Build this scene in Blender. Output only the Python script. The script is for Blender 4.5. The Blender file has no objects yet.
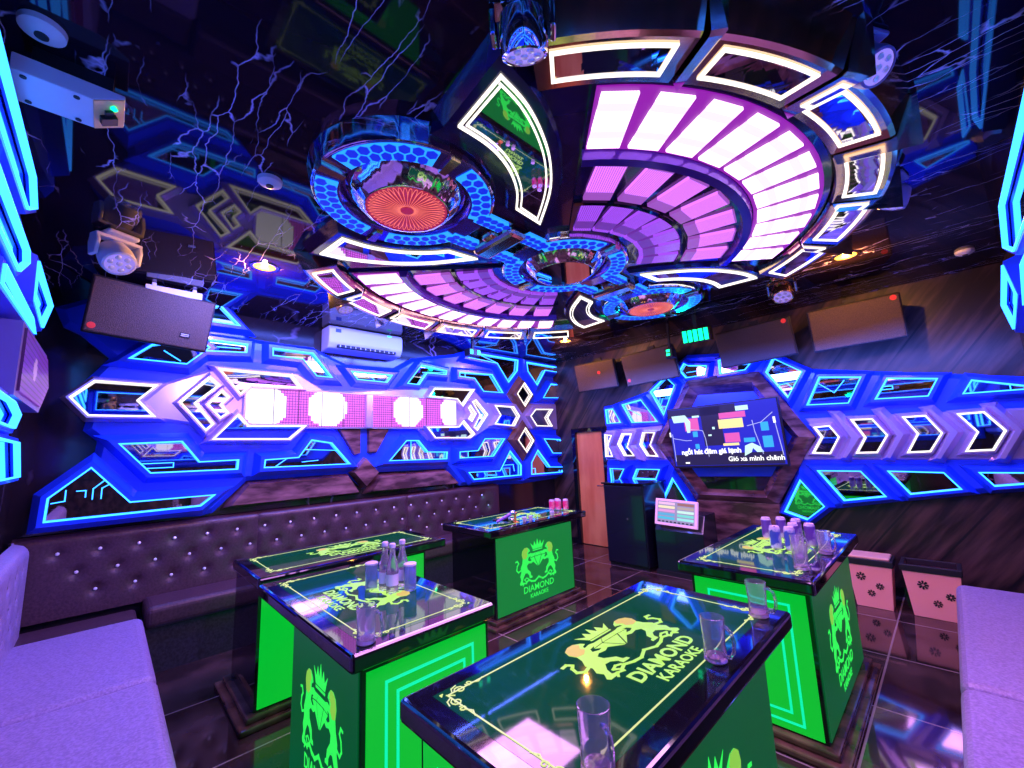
import bpy, bmesh, math, random
from mathutils import Vector, Matrix
random.seed(7)
scn = bpy.context.scene
COL = scn.collection
PI = math.pi
def R(a): return math.radians(a)

# ---------------------------------------------------------------- camera
cam_d = bpy.data.cameras.new('camera'); cam = bpy.data.objects.new('camera', cam_d); COL.objects.link(cam)
def set_cam(f, yaw, pitch, roll, loc):
    cy, sy, cp, sp = math.cos(yaw), math.sin(yaw), math.cos(pitch), math.sin(pitch)
    fw = Vector((sy*cp, cy*cp, sp)); r = Vector((cy, -sy, 0)); u = r.cross(fw)
    r2 = r*math.cos(roll) + u*math.sin(roll); u2 = u*math.cos(roll) - r*math.sin(roll)
    m = Matrix((r2, u2, -fw)).transposed().to_4x4(); m.translation = loc
    cam.matrix_world = m
    cam_d.sensor_width = 36; cam_d.lens = f*36/1024; cam_d.clip_start = .02
set_cam(416.606, R(-45.873), R(8.7758), R(-2.40688), Vector((0, 0, 1.6)))
scn.camera = cam
# ---------------------------------------------------------------- world, exposure
w = bpy.data.worlds.new('world'); scn.world = w; w.use_nodes = True
w.node_tree.nodes['Background'].inputs[0].default_value = (.25, .15, .6, 1)
w.node_tree.nodes['Background'].inputs[1].default_value = .02
vs = scn.view_settings
vs.view_transform = 'Standard'; vs.look = 'None'; vs.exposure = 0.0; vs.gamma = 1.0; vs.use_curve_mapping = False

# room size: wall A (long sofa) x=XA, wall B (television) y=YB, wall C y=YC, wall D x=XD
XA, YB, YC, XD, ZC = -4.95, 5.75, -.50, .55, 3.09

def lamp(name, kind, loc, energy, color, size=.2, rot=None, spot=None, sy=None):
    l = bpy.data.lights.new(name, kind); l.energy = energy; l.color = color
    if kind == 'AREA':
        l.size = size
        if sy: l.shape = 'RECTANGLE'; l.size_y = sy
    elif kind in ('POINT', 'SPOT'): l.shadow_soft_size = size
    if kind == 'SPOT': l.spot_size = R(spot or 60); l.spot_blend = .6
    o = bpy.data.objects.new(name, l); COL.objects.link(o); o.location = loc
    if rot: o.rotation_euler = rot
    return o
def aim(o, tgt):
    o.rotation_euler = (Vector(tgt)-o.location).to_track_quat('-Z', 'Y').to_euler(); return o
# added blue fill areas without fixtures for two walls; moving-head spots light the sofas
aim(lamp('fill_long_wall', 'AREA', (-3.95, 2.3, 3.0), 165, (.09, .15, 1), 4.2, sy=.2), (-4.9, 2.3, 1.6)).rotation_euler
aim(lamp('fill_screen_wall', 'AREA', (-1.4, 5.02, 2.36), 75, (.08, .15, 1), 4.4, sy=.12), (-1.4, 5.75, 1.75))  # added blue fill hanging free under the loudspeakers
aim(lamp('moving_head_beam', 'SPOT', (-.95, .95, 2.86), 125, (.42, .28, 1), .05, spot=105), (-2.9, -.1, .45))
aim(lamp('moving_head_beam', 'SPOT', (-.05, 1.99, 2.84), 34, (.45, .3, 1), .05, spot=90), (.15, 3.6, .45))

# ---------------------------------------------------------------- helpers
def tag(o, label=None, cat=None, group=None, kind=None):
    if label: o['label'] = label
    if cat: o['category'] = cat
    if group: o['group'] = group
    if kind: o['kind'] = kind
    return o
def thing(name, label, cat, loc=(0, 0, 0), rz=0, group=None, rot=None):
    o = bpy.data.objects.new(name, None); COL.objects.link(o); o.empty_display_size = .05
    o.location = loc; o.rotation_euler = rot or (0, 0, rz)
    return tag(o, label, cat, group)
def copy_tree(o, parent=None):
    c = o.copy(); COL.objects.link(c); c.parent = parent
    for ch in list(o.children): copy_tree(ch, c)
    return c

class MB:
    def __init__(s): s.v = []; s.f = []; s.m = []; s.uv = {}
    def add(s, vs, fs, mi=0):
        n = len(s.v); s.v += [tuple(v) for v in vs]
        for f in fs: s.f.append([n+i for i in f]); s.m.append(mi)
    def box(s, a, b, mi=0, M=None):
        x0, y0, z0 = a; x1, y1, z1 = b
        vs = [Vector(p) for p in ((x0,y0,z0),(x1,y0,z0),(x1,y1,z0),(x0,y1,z0),(x0,y0,z1),(x1,y0,z1),(x1,y1,z1),(x0,y1,z1))]
        if M: vs = [M @ v for v in vs]
        s.add(vs, [(0,3,2,1),(4,5,6,7),(0,1,5,4),(1,2,6,5),(2,3,7,6),(3,0,4,7)], mi)
    def prism(s, poly, d0, d1, xf, top=None, mi=0, caps=(True, True)):
        top = top or poly; n = len(poly)
        vs = [xf(u, v, d0) for u, v in poly] + [xf(u, v, d1) for u, v in top]
        fs = [(i, (i+1) % n, n+(i+1) % n, n+i) for i in range(n)]
        if caps[0]: fs.append(tuple(range(n-1, -1, -1)))
        if caps[1]: fs.append(tuple(range(n, 2*n)))
        s.add(vs, fs, mi)
    def ring(s, po, pi, d0, d1, xf, mi=0):      # extruded band between two outlines
        n = len(po)
        vs = [xf(u, v, d0) for u, v in po]+[xf(u, v, d0) for u, v in pi]+[xf(u, v, d1) for u, v in po]+[xf(u, v, d1) for u, v in pi]
        fs = []
        for i in range(n):
            j = (i+1) % n
            fs += [(i, j, 2*n+j, 2*n+i), (n+j, n+i, 3*n+i, 3*n+j), (2*n+i, 2*n+j, 3*n+j, 3*n+i), (j, i, n+i, n+j)]
        s.add(vs, fs, mi)
    def strip(s, pts, w, d0, d1, xf, mi=0):     # open polyline of width w
        for a, b in zip(pts[:-1], pts[1:]):
            dx, dy = b[0]-a[0], b[1]-a[1]; L = math.hypot(dx, dy) or 1
            nx, ny = -dy/L*w/2, dx/L*w/2; ex, ey = dx/L*w/2, dy/L*w/2
            s.prism([(a[0]+nx-ex, a[1]+ny-ey), (a[0]-nx-ex, a[1]-ny-ey), (b[0]-nx+ex, b[1]-ny+ey), (b[0]+nx+ex, b[1]+ny+ey)], d0, d1, xf, mi=mi)
    def lathe(s, prof, n=24, c=(0, 0), mi=0, a0=0, a1=2*PI, close=False, M=None):
        full = abs(a1-a0-2*PI) < 1e-6; k = n if full else n+1; vs = []
        for i in range(k):
            a = a0+(a1-a0)*i/n
            for r, z in prof:
                v = Vector((c[0]+r*math.cos(a), c[1]+r*math.sin(a), z)); vs.append(M @ v if M else v)
        m = len(prof); fs = []
        for i in range(n):
            j = (i+1) % k
            for q in range(m-1 if not close else m):
                p = (q+1) % m
                fs.append((i*m+q, j*m+q, j*m+p, i*m+p))
        if not full and close: fs += [tuple(range(m)), tuple(range((k-1)*m+m-1, (k-1)*m-1, -1))]
        s.add(vs, fs, mi)
    def tube(s, pts, r, n=8, mi=0, closed=False):
        pts = [Vector(p) for p in pts]; N = len(pts); vs = []; up = None
        for i, p in enumerate(pts):
            t = (pts[(i+1) % N] if (closed or i < N-1) else p) - (pts[i-1] if (closed or i > 0) else p); t.normalize()
            if up is None: up = t.orthogonal().normalized()
            up = (up - t*up.dot(t)).normalized(); b = t.cross(up)
            rr = r[i] if isinstance(r, (list, tuple)) else r
            for k in range(n): vs.append(p + (up*math.cos(2*PI*k/n)+b*math.sin(2*PI*k/n))*rr)
        fs = []
        for i in range(N if closed else N-1):
            for k in range(n):
                a, b2 = i*n+k, i*n+(k+1) % n; c, d = ((i+1) % N)*n+(k+1) % n, ((i+1) % N)*n+k
                fs.append((a, b2, c, d))
        if not closed: fs += [tuple(range(n)), tuple(range((N-1)*n+n-1, (N-1)*n-1, -1))]
        s.add(vs, fs, mi)
    def flute(s, prof, n=150, amp=.0022, mi=0):
        """chrome ring, radius jittered to shape streaked reflections into it"""
        m = len(prof); vs = []; k = 1.0
        for i in range(n):
            a = 2*PI*i/n; e = random.uniform(-amp, amp)
            for r, z in prof: vs.append(((r+e)*math.cos(a), (r+e)*math.sin(a), z))
        s.add(vs, [(i*m+q, ((i+1) % n)*m+q, ((i+1) % n)*m+q+1, i*m+q+1) for i in range(n) for q in range(m-1)], mi)
    def build(s, name, mats, parent=None, smooth=False, bevel=0, seg=2, weld=True):
        me = bpy.data.meshes.new(name); me.from_pydata(s.v, [], s.f)
        if not isinstance(mats, (list, tuple)): mats = [mats]
        for m in mats: me.materials.append(m)
        for i, p in enumerate(me.polygons): p.material_index = s.m[i]
        bm = bmesh.new(); bm.from_mesh(me)
        bmesh.ops.recalc_face_normals(bm, faces=bm.faces)
        bm.to_mesh(me); bm.free()
        if smooth:
            for p in me.polygons: p.use_smooth = True
            try: me.set_sharp_from_angle(angle=R(40))
            except Exception: pass
        o = bpy.data.objects.new(name, me); COL.objects.link(o); o.parent = parent
        if bevel:
            b = o.modifiers.new('bevel', 'BEVEL'); b.width = bevel; b.segments = seg; b.limit_method = 'ANGLE'; b.angle_limit = R(35)
        return o

def area2(p): return sum(p[i][0]*p[(i+1) % len(p)][1]-p[(i+1) % len(p)][0]*p[i][1] for i in range(len(p)))
def ccw(p): return list(p) if area2(p) > 0 else list(p)[::-1]
def offset(p, d, lim=2.2):                       # positive d grows a ccw outline
    n = len(p); out = []
    for i in range(n):
        a, b, c = p[i-1], p[i], p[(i+1) % n]
        e1 = Vector((b[0]-a[0], b[1]-a[1])).normalized(); e2 = Vector((c[0]-b[0], c[1]-b[1])).normalized()
        n1 = Vector((e1.y, -e1.x)); n2 = Vector((e2.y, -e2.x)); m = n1+n2
        if m.length < 1e-4: m = n1
        m.normalize(); k = d/max(m.dot(n1), 1/lim)
        out.append((b[0]+m.x*k, b[1]+m.y*k))
    return out
# surface frames: (u, v, d) -> world, d = distance out of the wall
def wA(u, v, d): return (XA+d, u, v)
def wB(u, v, d): return (u, YB-d, v)
def wC(u, v, d): return (u, YC+d, v)
def wD(u, v, d): return (XD-d, u, v)
def wT(u, v, d): return (u, v, ZC-d)
def wF(u, v, d): return (u, v, d)

# ---------------------------------------------------------------- materials
def nt(name):
    m = bpy.data.materials.new(name); m.use_nodes = True
    return m, m.node_tree.nodes, m.node_tree.links, m.node_tree.nodes['Principled BSDF']
def mat(name, col, rough=.5, metal=0, emi=None, es=0, trans=0, ior=1.45, coat=0):
    m, N, L, B = nt(name)
    B.inputs['Base Color'].default_value = (*col, 1); B.inputs['Roughness'].default_value = rough
    B.inputs['Metallic'].default_value = metal; B.inputs['IOR'].default_value = ior
    B.inputs['Transmission Weight'].default_value = trans; B.inputs['Coat Weight'].default_value = coat
    if emi: B.inputs['Emission Color'].default_value = (*emi, 1); B.inputs['Emission Strength'].default_value = es
    return m
def noise_col(name, c1, c2, scale=8, rough=.5, metal=0, stretch=(1, 1, 1), rot=(0, 0, 0), bump=0, detail=6, lo=.35, hi=.65, spec=.5, coat=0):
    m, N, L, B = nt(name)
    tc = N.new('ShaderNodeTexCoord'); mp = N.new('ShaderNodeMapping'); mp.inputs['Scale'].default_value = stretch; mp.inputs['Rotation'].default_value = rot
    nz = N.new('ShaderNodeTexNoise'); nz.inputs['Scale'].default_value = scale; nz.inputs['Detail'].default_value = detail
    cr = N.new('ShaderNodeValToRGB'); cr.color_ramp.elements[0].position = lo; cr.color_ramp.elements[1].position = hi
    cr.color_ramp.elements[0].color = (*c1, 1); cr.color_ramp.elements[1].color = (*c2, 1)
    L.new(tc.outputs['Object'], mp.inputs['Vector']); L.new(mp.outputs[0], nz.inputs['Vector']); L.new(nz.outputs['Fac'], cr.inputs[0]); L.new(cr.outputs[0], B.inputs['Base Color'])
    B.inputs['Roughness'].default_value = rough; B.inputs['Metallic'].default_value = metal; B.inputs['Specular IOR Level'].default_value = spec; B.inputs['Coat Weight'].default_value = coat
    if bump:
        bp = N.new('ShaderNodeBump'); bp.inputs['Strength'].default_value = bump; bp.inputs['Distance'].default_value = .01
        L.new(nz.outputs['Fac'], bp.inputs['Height']); L.new(bp.outputs[0], B.inputs['Normal'])
    return m
def veined(name, base, vein, scale=2.5, stretch=(1, 1, 1), rough=.06, thin=.035, rot=(0, 0, 0), patch=.5, spec=.6, bump=0.0):
    """polished dark marble: thin crackled veins where two warped noises cross, broken up by a mask"""
    m, N, L, B = nt(name)
    tc = N.new('ShaderNodeTexCoord'); mp = N.new('ShaderNodeMapping'); mp.inputs['Scale'].default_value = stretch; mp.inputs['Rotation'].default_value = rot
    L.new(tc.outputs['Object'], mp.inputs['Vector'])
    wz = N.new('ShaderNodeTexNoise'); wz.inputs['Scale'].default_value = scale*2.2; wz.inputs['Detail'].default_value = 4
    vm = N.new('ShaderNodeVectorMath'); vm.operation = 'MULTIPLY_ADD'
    L.new(wz.outputs['Color'], vm.inputs[0]); vm.inputs[1].default_value = (1.1/scale,)*3; L.new(mp.outputs[0], vm.inputs[2])
    vo = N.new('ShaderNodeTexVoronoi'); vo.feature = 'DISTANCE_TO_EDGE'; vo.inputs['Scale'].default_value = scale; L.new(vm.outputs[0], vo.inputs['Vector'])
    r1 = N.new('ShaderNodeValToRGB'); r1.color_ramp.elements[0].position = 0; r1.color_ramp.elements[0].color = (1, 1, 1, 1); r1.color_ramp.elements[1].position = thin; r1.color_ramp.elements[1].color = (0, 0, 0, 1)
    L.new(vo.outputs['Distance'], r1.inputs[0])
    mk = N.new('ShaderNodeTexNoise'); mk.inputs['Scale'].default_value = scale*.45; mk.inputs['Detail'].default_value = 3; L.new(mp.outputs[0], mk.inputs['Vector'])
    r2 = N.new('ShaderNodeValToRGB'); r2.color_ramp.elements[0].position = patch; r2.color_ramp.elements[1].position = patch+.1
    L.new(mk.outputs['Fac'], r2.inputs[0])
    mu = N.new('ShaderNodeMath'); mu.operation = 'MULTIPLY'; L.new(r1.outputs[0], mu.inputs[0]); L.new(r2.outputs[0], mu.inputs[1])
    mx = N.new('ShaderNodeMixRGB'); mx.inputs[1].default_value = (*base, 1); mx.inputs[2].default_value = (*vein, 1); L.new(mu.outputs[0], mx.inputs[0]); L.new(mx.outputs[0], B.inputs['Base Color'])
    B.inputs['Roughness'].default_value = rough; B.inputs['Specular IOR Level'].default_value = spec
    return m
def planked(name, c1, c2, joint, scale, rot, width=.35, rough=.42):
    """dark stone planks with thin joints, streaked along the plank"""
    m, N, L, B = nt(name)
    tc = N.new('ShaderNodeTexCoord'); mp = N.new('ShaderNodeMapping'); mp.inputs['Rotation'].default_value = rot
    L.new(tc.outputs['Object'], mp.inputs['Vector'])
    sx = N.new('ShaderNodeSeparateXYZ'); L.new(mp.outputs[0], sx.inputs[0])
    dv = N.new('ShaderNodeMath'); dv.operation = 'DIVIDE'; dv.inputs[1].default_value = width; L.new(sx.outputs['X'], dv.inputs[0])
    fr = N.new('ShaderNodeMath'); fr.operation = 'FRACT'; L.new(dv.outputs[0], fr.inputs[0])
    lt = N.new('ShaderNodeMath'); lt.operation = 'LESS_THAN'; lt.inputs[1].default_value = .04; L.new(fr.outputs[0], lt.inputs[0])
    m2 = N.new('ShaderNodeMapping'); m2.inputs['Scale'].default_value = (9, 9, 1.1); L.new(mp.outputs[0], m2.inputs['Vector'])
    nz = N.new('ShaderNodeTexNoise'); nz.inputs['Scale'].default_value = scale; nz.inputs['Detail'].default_value = 7; L.new(m2.outputs[0], nz.inputs['Vector'])
    cr = N.new('ShaderNodeValToRGB'); cr.color_ramp.elements[0].position = .4; cr.color_ramp.elements[1].position = .7
    cr.color_ramp.elements[0].color = (*c1, 1); cr.color_ramp.elements[1].color = (*c2, 1); L.new(nz.outputs['Fac'], cr.inputs[0])
    mx = N.new('ShaderNodeMixRGB'); mx.inputs[2].default_value = (*joint, 1); L.new(lt.outputs[0], mx.inputs[0]); L.new(cr.outputs[0], mx.inputs[1]); L.new(mx.outputs[0], B.inputs['Base Color'])
    B.inputs['Roughness'].default_value = rough
    bp = N.new('ShaderNodeBump'); bp.inputs['Strength'].default_value = .35; bp.inputs['Distance'].default_value = .01; L.new(nz.outputs['Fac'], bp.inputs['Height']); L.new(bp.outputs[0], B.inputs['Normal'])
    return m
def emis(name, col, s): return mat(name, (.02, .02, .02), .4, 0, col, s)

M = {}
M['ceil'] = veined('ceiling_marble', (.012, .005, .014), (.75, .62, 1.0), 11, (.22, 1.25, 1), .035, .03, patch=.50, spec=.28)
M['wallm'] = veined('wall_marble', (.018, .011, .017), (.35, .25, .5), 3.0, (1, 1, .5), .12, .03, patch=.52)
M['wallb'] = planked('wall_stone_planks', (.011, .005, .006), (.10, .050, .042), (.005, .004, .006), 1.4, (0, R(-38), 0), .42)
M['brownm'] = noise_col('brown_marble', (.06, .025, .03), (.34, .16, .17), 3, .22, stretch=(1, 1, 4), lo=.4, hi=.72, bump=.1)
M['bronze'] = noise_col('bronze_brown_panel', (.12, .055, .04), (.3, .15, .1), 4, .25, metal=.3)
M['blue'] = mat('blue_lacquer', (.01, .07, 1.0), .30, 0, coat=.4)
M['silver'] = mat('silver_lacquer', (.66, .54, .82), .2, .6)
M['cyan'] = emis('blue_neon', (.02, .22, 1), 5.5)
M['deepblue'] = emis('deep_blue_neon', (.006, .05, 1), 3.5)
M['white'] = emis('warm_white_neon', (1, .92, .8), 1.7)
M['mirror'] = mat('smoked_mirror', (.62, .6, .68), .02, 1)
M['chrome'] = mat('chrome', (.86, .84, .9), .07, 1)
M['gold'] = mat('copper_chrome', (.75, .5, .34), .12, 1)
M['plate'] = mat('purple_black_gloss', (.02, .008, .06), .12, coat=.6)
M['black'] = mat('black_gloss', (.006, .005, .010), .06, coat=.6)
M['blackm'] = mat('black_matt', (.012, .010, .016), .5)
M['leather'] = noise_col('grey_leather', (.22, .16, .32), (.34, .26, .50), 90, .42, bump=.12)
M['leatherd'] = noise_col('dark_leather', (.045, .020, .032), (.078, .036, .052), 60, .38, bump=.12)
M['crystal'] = mat('crystal_button', (1, .97, 1), .05, .25, coat=1)
M['door'] = noise_col('orange_wood_door', (.80, .20, .06), (1, .36, .12), 5, .45, stretch=(1, 1, .25))
M['white_p'] = mat('white_plastic', (.72, .70, .78), .35)
M['grille'] = noise_col('brown_grille', (.045, .026, .022), (.14, .085, .065), 160, .6, bump=.4)
M['pinkbin'] = mat('pink_plastic', (1, .40, .34), .45)
M['glass'] = mat('clear_glass', (.95, .85, 1), .03, 0, trans=.90, ior=1.42)
M['glassbase'] = mat('thick_glass_base', (1, .72, .95), .12, 0, trans=.65, ior=1.4)
M['glassblue'] = mat('blue_tint_glass', (.55, .65, 1), .05, 0, trans=.8)
M['cap'] = mat('pale_cap', (.8, .68, .9), .3)
M['can_s'] = mat('can_metal', (.9, .75, .95), .25, .3)
M['can_blue'] = noise_col('can_blue_label', (.08, .13, .6), (.75, .72, .95), 14, .3, metal=.3, lo=.45, hi=.52)
M['can_purple'] = noise_col('can_purple_label', (.2, .08, .5), (.55, .42, .8), 12, .3, metal=.4, lo=.45, hi=.52)
M['can_pink'] = noise_col('can_pink_label', (.9, .04, .22), (1, .45, .6), 12, .3, metal=.1, lo=.45, hi=.6)
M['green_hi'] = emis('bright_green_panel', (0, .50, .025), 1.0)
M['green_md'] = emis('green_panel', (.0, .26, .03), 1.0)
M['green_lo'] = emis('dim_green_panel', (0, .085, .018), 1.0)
M['crest_g'] = emis('crest_green', (.03, .95, .10), 1.0)
M['crest_y'] = emis('crest_lime', (.52, .92, .13), 1.0)
M['crest_o'] = emis('crest_amber', (.75, .55, .10), 1.0)
M['crest_go'] = emis('crest_olive', (.25, .6, .06), 1.0)
M['line_c'] = emis('aqua_line', (.0, .85, .42), 1.1)
M['line_y'] = emis('yellow_line', (.75, .85, .30), 1.0)
M['laser'] = emis('green_laser', (0, 1, .35), 3)
M['amber'] = emis('amber_bulb', (1, .36, .02), 7)
M['red'] = mat('red_badge', (.7, .05, .04), .4, 0, (.9, .05, .04), .25)
M['purplep'] = mat('purple_plastic', (.25, .12, .7), .3)
M['orangep'] = mat('orange_plastic', (.95, .35, .08), .4)
M['whiteem'] = emis('screen_white', (1, 1, 1), 1.3)

def floor_mat():
    m, N, L, B = nt('floor_tiles')
    tc = N.new('ShaderNodeTexCoord'); mp = N.new('ShaderNodeMapping'); L.new(tc.outputs['Object'], mp.inputs['Vector']); mp.inputs['Location'].default_value = (.53, .6, 0)
    br = N.new('ShaderNodeTexBrick'); br.offset = 0; br.inputs['Scale'].default_value = 1; br.inputs['Brick Width'].default_value = .8; br.inputs['Row Height'].default_value = .8
    br.inputs['Mortar Size'].default_value = .006; br.inputs['Color1'].default_value = (1, 1, 1, 1); br.inputs['Color2'].default_value = (1, 1, 1, 1); br.inputs['Mortar'].default_value = (0, 0, 0, 1)
    L.new(mp.outputs[0], br.inputs['Vector'])
    nz = N.new('ShaderNodeTexNoise'); nz.inputs['Scale'].default_value = 3; nz.inputs['Detail'].default_value = 8; L.new(tc.outputs['Object'], nz.inputs['Vector'])
    cr = N.new('ShaderNodeValToRGB'); cr.color_ramp.elements[0].color = (.022, .011, .012, 1); cr.color_ramp.elements[1].color = (.10, .05, .05, 1); cr.color_ramp.elements[0].position = .4; cr.color_ramp.elements[1].position = .75
    L.new(nz.outputs['Fac'], cr.inputs[0])
    mx = N.new('ShaderNodeMixRGB'); mx.inputs[1].default_value = (.30, .22, .22, 1); L.new(br.outputs['Color'], mx.inputs[0]); L.new(cr.outputs[0], mx.inputs[2]); L.new(mx.outputs[0], B.inputs['Base Color'])
    B.inputs['Roughness'].default_value = .06; B.inputs['Specular IOR Level'].default_value = .6
    return m
def led_grid(name, dark, bright, s0, s1, circ=None, cell=(.012, .012), axis=('Y', 'Z'), cz=2.12, rad=.215):
    """pixel screen: small square diodes; white discs on a magenta field when circ = list of centres"""
    m, N, L, B = nt(name)
    tc = N.new('ShaderNodeTexCoord'); sp = N.new('ShaderNodeSeparateXYZ'); L.new(tc.outputs['Object'], sp.inputs[0])
    def mth(op, a, b=None, c=None):
        n = N.new('ShaderNodeMath'); n.operation = op
        for i, x in enumerate((a, b, c)):
            if x is None: continue
            if isinstance(x, (int, float)): n.inputs[i].default_value = x
            else: L.new(x, n.inputs[i])
        return n.outputs[0]
    g = None
    for ax, cw in zip(axis, cell):
        f = mth('FRACT', mth('DIVIDE', sp.outputs[ax], cw)); q = mth('GREATER_THAN', f, .28)
        g = q if g is None else mth('MULTIPLY', g, q)
    inside = None
    if circ:
        qu = mth('MULTIPLY', mth('FLOOR', mth('DIVIDE', sp.outputs[axis[0]], cell[0])), cell[0]); qv = mth('MULTIPLY', mth('FLOOR', mth('DIVIDE', sp.outputs[axis[1]], cell[1])), cell[1])
        for c in circ:
            du = mth('SUBTRACT', qu, c); dz = mth('SUBTRACT', qv, cz)
            d = mth('SQRT', mth('ADD', mth('MULTIPLY', du, du), mth('MULTIPLY', dz, dz)))
            t = mth('LESS_THAN', d, rad); inside = t if inside is None else mth('MAXIMUM', inside, t)
    mx = N.new('ShaderNodeMixRGB'); mx.inputs[1].default_value = (*dark, 1); mx.inputs[2].default_value = (*bright, 1)
    if inside is not None: L.new(inside, mx.inputs[0])
    else: mx.inputs[0].default_value = 0
    L.new(mx.outputs[0], B.inputs['Emission Color'])
    st = mth('MULTIPLY_ADD', g, s1-s0, s0)
    if inside is not None: st = mth('MAXIMUM', st, mth('MULTIPLY', inside, s1))
    L.new(st, B.inputs['Emission Strength']); B.inputs['Base Color'].default_value = (.03, .01, .05, 1); B.inputs['Roughness'].default_value = .3
    return m
M['floor'] = floor_mat()
M['screenA'] = led_grid('magenta_pixel_screen', (.80, .13, .85), (1, .93, 1), .30, 1.5, [1.1, 1.73, 2.74, 3.44], (.028, .028))
M['screenC'] = led_grid('violet_pixel_screen', (.45, .05, .75), (1, .5, 1), .05, .45, [-3.22], (.028, .028), ('X', 'Z'), 2.08, .06)
M['purplegrey'] = mat('purple_grey_plastic', (.18, .14, .34), .3)
M['grille_d'] = noise_col('dark_grille', (.02, .014, .022), (.06, .042, .06), 160, .6, bump=.4)
M['leatherb'] = noise_col('black_leather', (.02, .016, .025), (.045, .035, .055), 60, .35, bump=.1)
M['cabinet'] = mat('dark_blue_black_laminate', (.010, .010, .025), .22, coat=.3)

# ---------------------------------------------------------------- room shell
def struct(name, mb, m, **k):
    return tag(mb.build(name, m, **k), kind='structure')
b = MB(); b.box((XA-.1, YC-.1, -.1), (XD+.1, YB+.1, 0)); struct('floor', b, M['floor'])
b = MB(); b.box((XA-.1, YC-.1, ZC), (XD+.1, YB+.1, ZC+.1)); struct('ceiling', b, M['ceil'])
b = MB(); b.box((XA-.1, YC-.1, 0), (XA, YB+.1, ZC)); struct('wall_left', b, M['wallm'])
DX0, DX1, DZ = -4.45, -3.86, 1.86
b = MB(); b.box((XA, YB, 0), (DX0, YB+.1, ZC)); b.box((DX1, YB, 0), (XD, YB+.1, ZC)); b.box((DX0, YB, DZ), (DX1, YB+.1, ZC))
struct('wall_back', b, M['wallb'])
b = MB(); b.box((XA, YC-.1, 0), (XD, YC, ZC)); struct('wall_near', b, M['wallm'])
b = MB(); b.box((XD, YC, 0), (XD+.1, YB, ZC)); struct('wall_right', b, M['wallb'])
# door: leaf, frame
d = thing('door_1', 'plain orange wooden door beside the dark cabinet', 'door', (DX0, YB, 0)); tag(d, kind='structure')
b = MB(); b.box((.03, .03, .01), (DX1-DX0-.03, .07, DZ-.04)); b.build('door_leaf', M['door'], d)
b = MB(); b.box((-.05, -.02, 0), (.03, .08, DZ+.03)); b.box((DX1-DX0-.03, -.02, 0), (DX1-DX0+.05, .08, DZ+.03)); b.box((.03, -.02, DZ-.04), (DX1-DX0-.03, .08, DZ+.03))
b.build('door_frame', M['black'], d, bevel=.006)
b = MB(); b.tube([(.52, .0, .95), (.52, -.04, .95), (.43, -.04, .95)], .009); b.lathe([(0, -.002), (.022, -.002), (.022, .006), (0, .006)], 16, M=Matrix.Translation((.52, .024, .95)) @ Matrix.Rotation(R(90), 4, 'X'))
b.build('door_handle', M['chrome'], d, smooth=True)
b = MB(); b.box((XA, YB-.015, 0), (DX0-.05, YB, .09)); b.box((DX1+.05, YB-.015, 0), (XD, YB, .09)); struct('baseboard_back', b, M['black'])

# ---------------------------------------------------------------- light panels on the walls
def panel(name, label, loop, xf, d0=.10, style='blue', neon='cyan', grow=.085, cat='wall panel', group=None, dj=[0], marks=(), nw=None):
    """raised frame round a smoked mirror, edged by a neon line; own depth, all on the wall"""
    dj[0] = (dj[0]+1) % 5; e = dj[0]*.0013
    p = ccw(loop); t = thing(name, label, cat, xf(p[0][0], p[0][1], 0), group=group)
    inv = Vector(t.location)
    g = lambda u, v, dd: tuple(Vector(xf(u, v, dd))-inv)
    b = MB(); p2 = offset(p, grow*.45); p3 = offset(p, grow)
    b.prism(p3, d0, d0+.085+e, g, top=p2, caps=(False, False)); b.ring(p2, offset(p, .004), d0+.06, d0+.085+e, g)
    b.build('frame', M[style], t)
    b = MB(); b.prism(offset(p, .004), d0+.05, d0+.056, g); b.build('mirror', M['mirror'], t)
    b = MB(); nw = nw or (.0065 if neon != 'white' else .0085)
    b.ring(offset(p, nw), offset(p, -nw*.6), d0+.07, d0+.094+e, g)
    for mk in marks: b.strip(mk, .007, d0+.055, d0+.062, g)
    b.build('neon_outline', M[neon], t)
    return t

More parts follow.
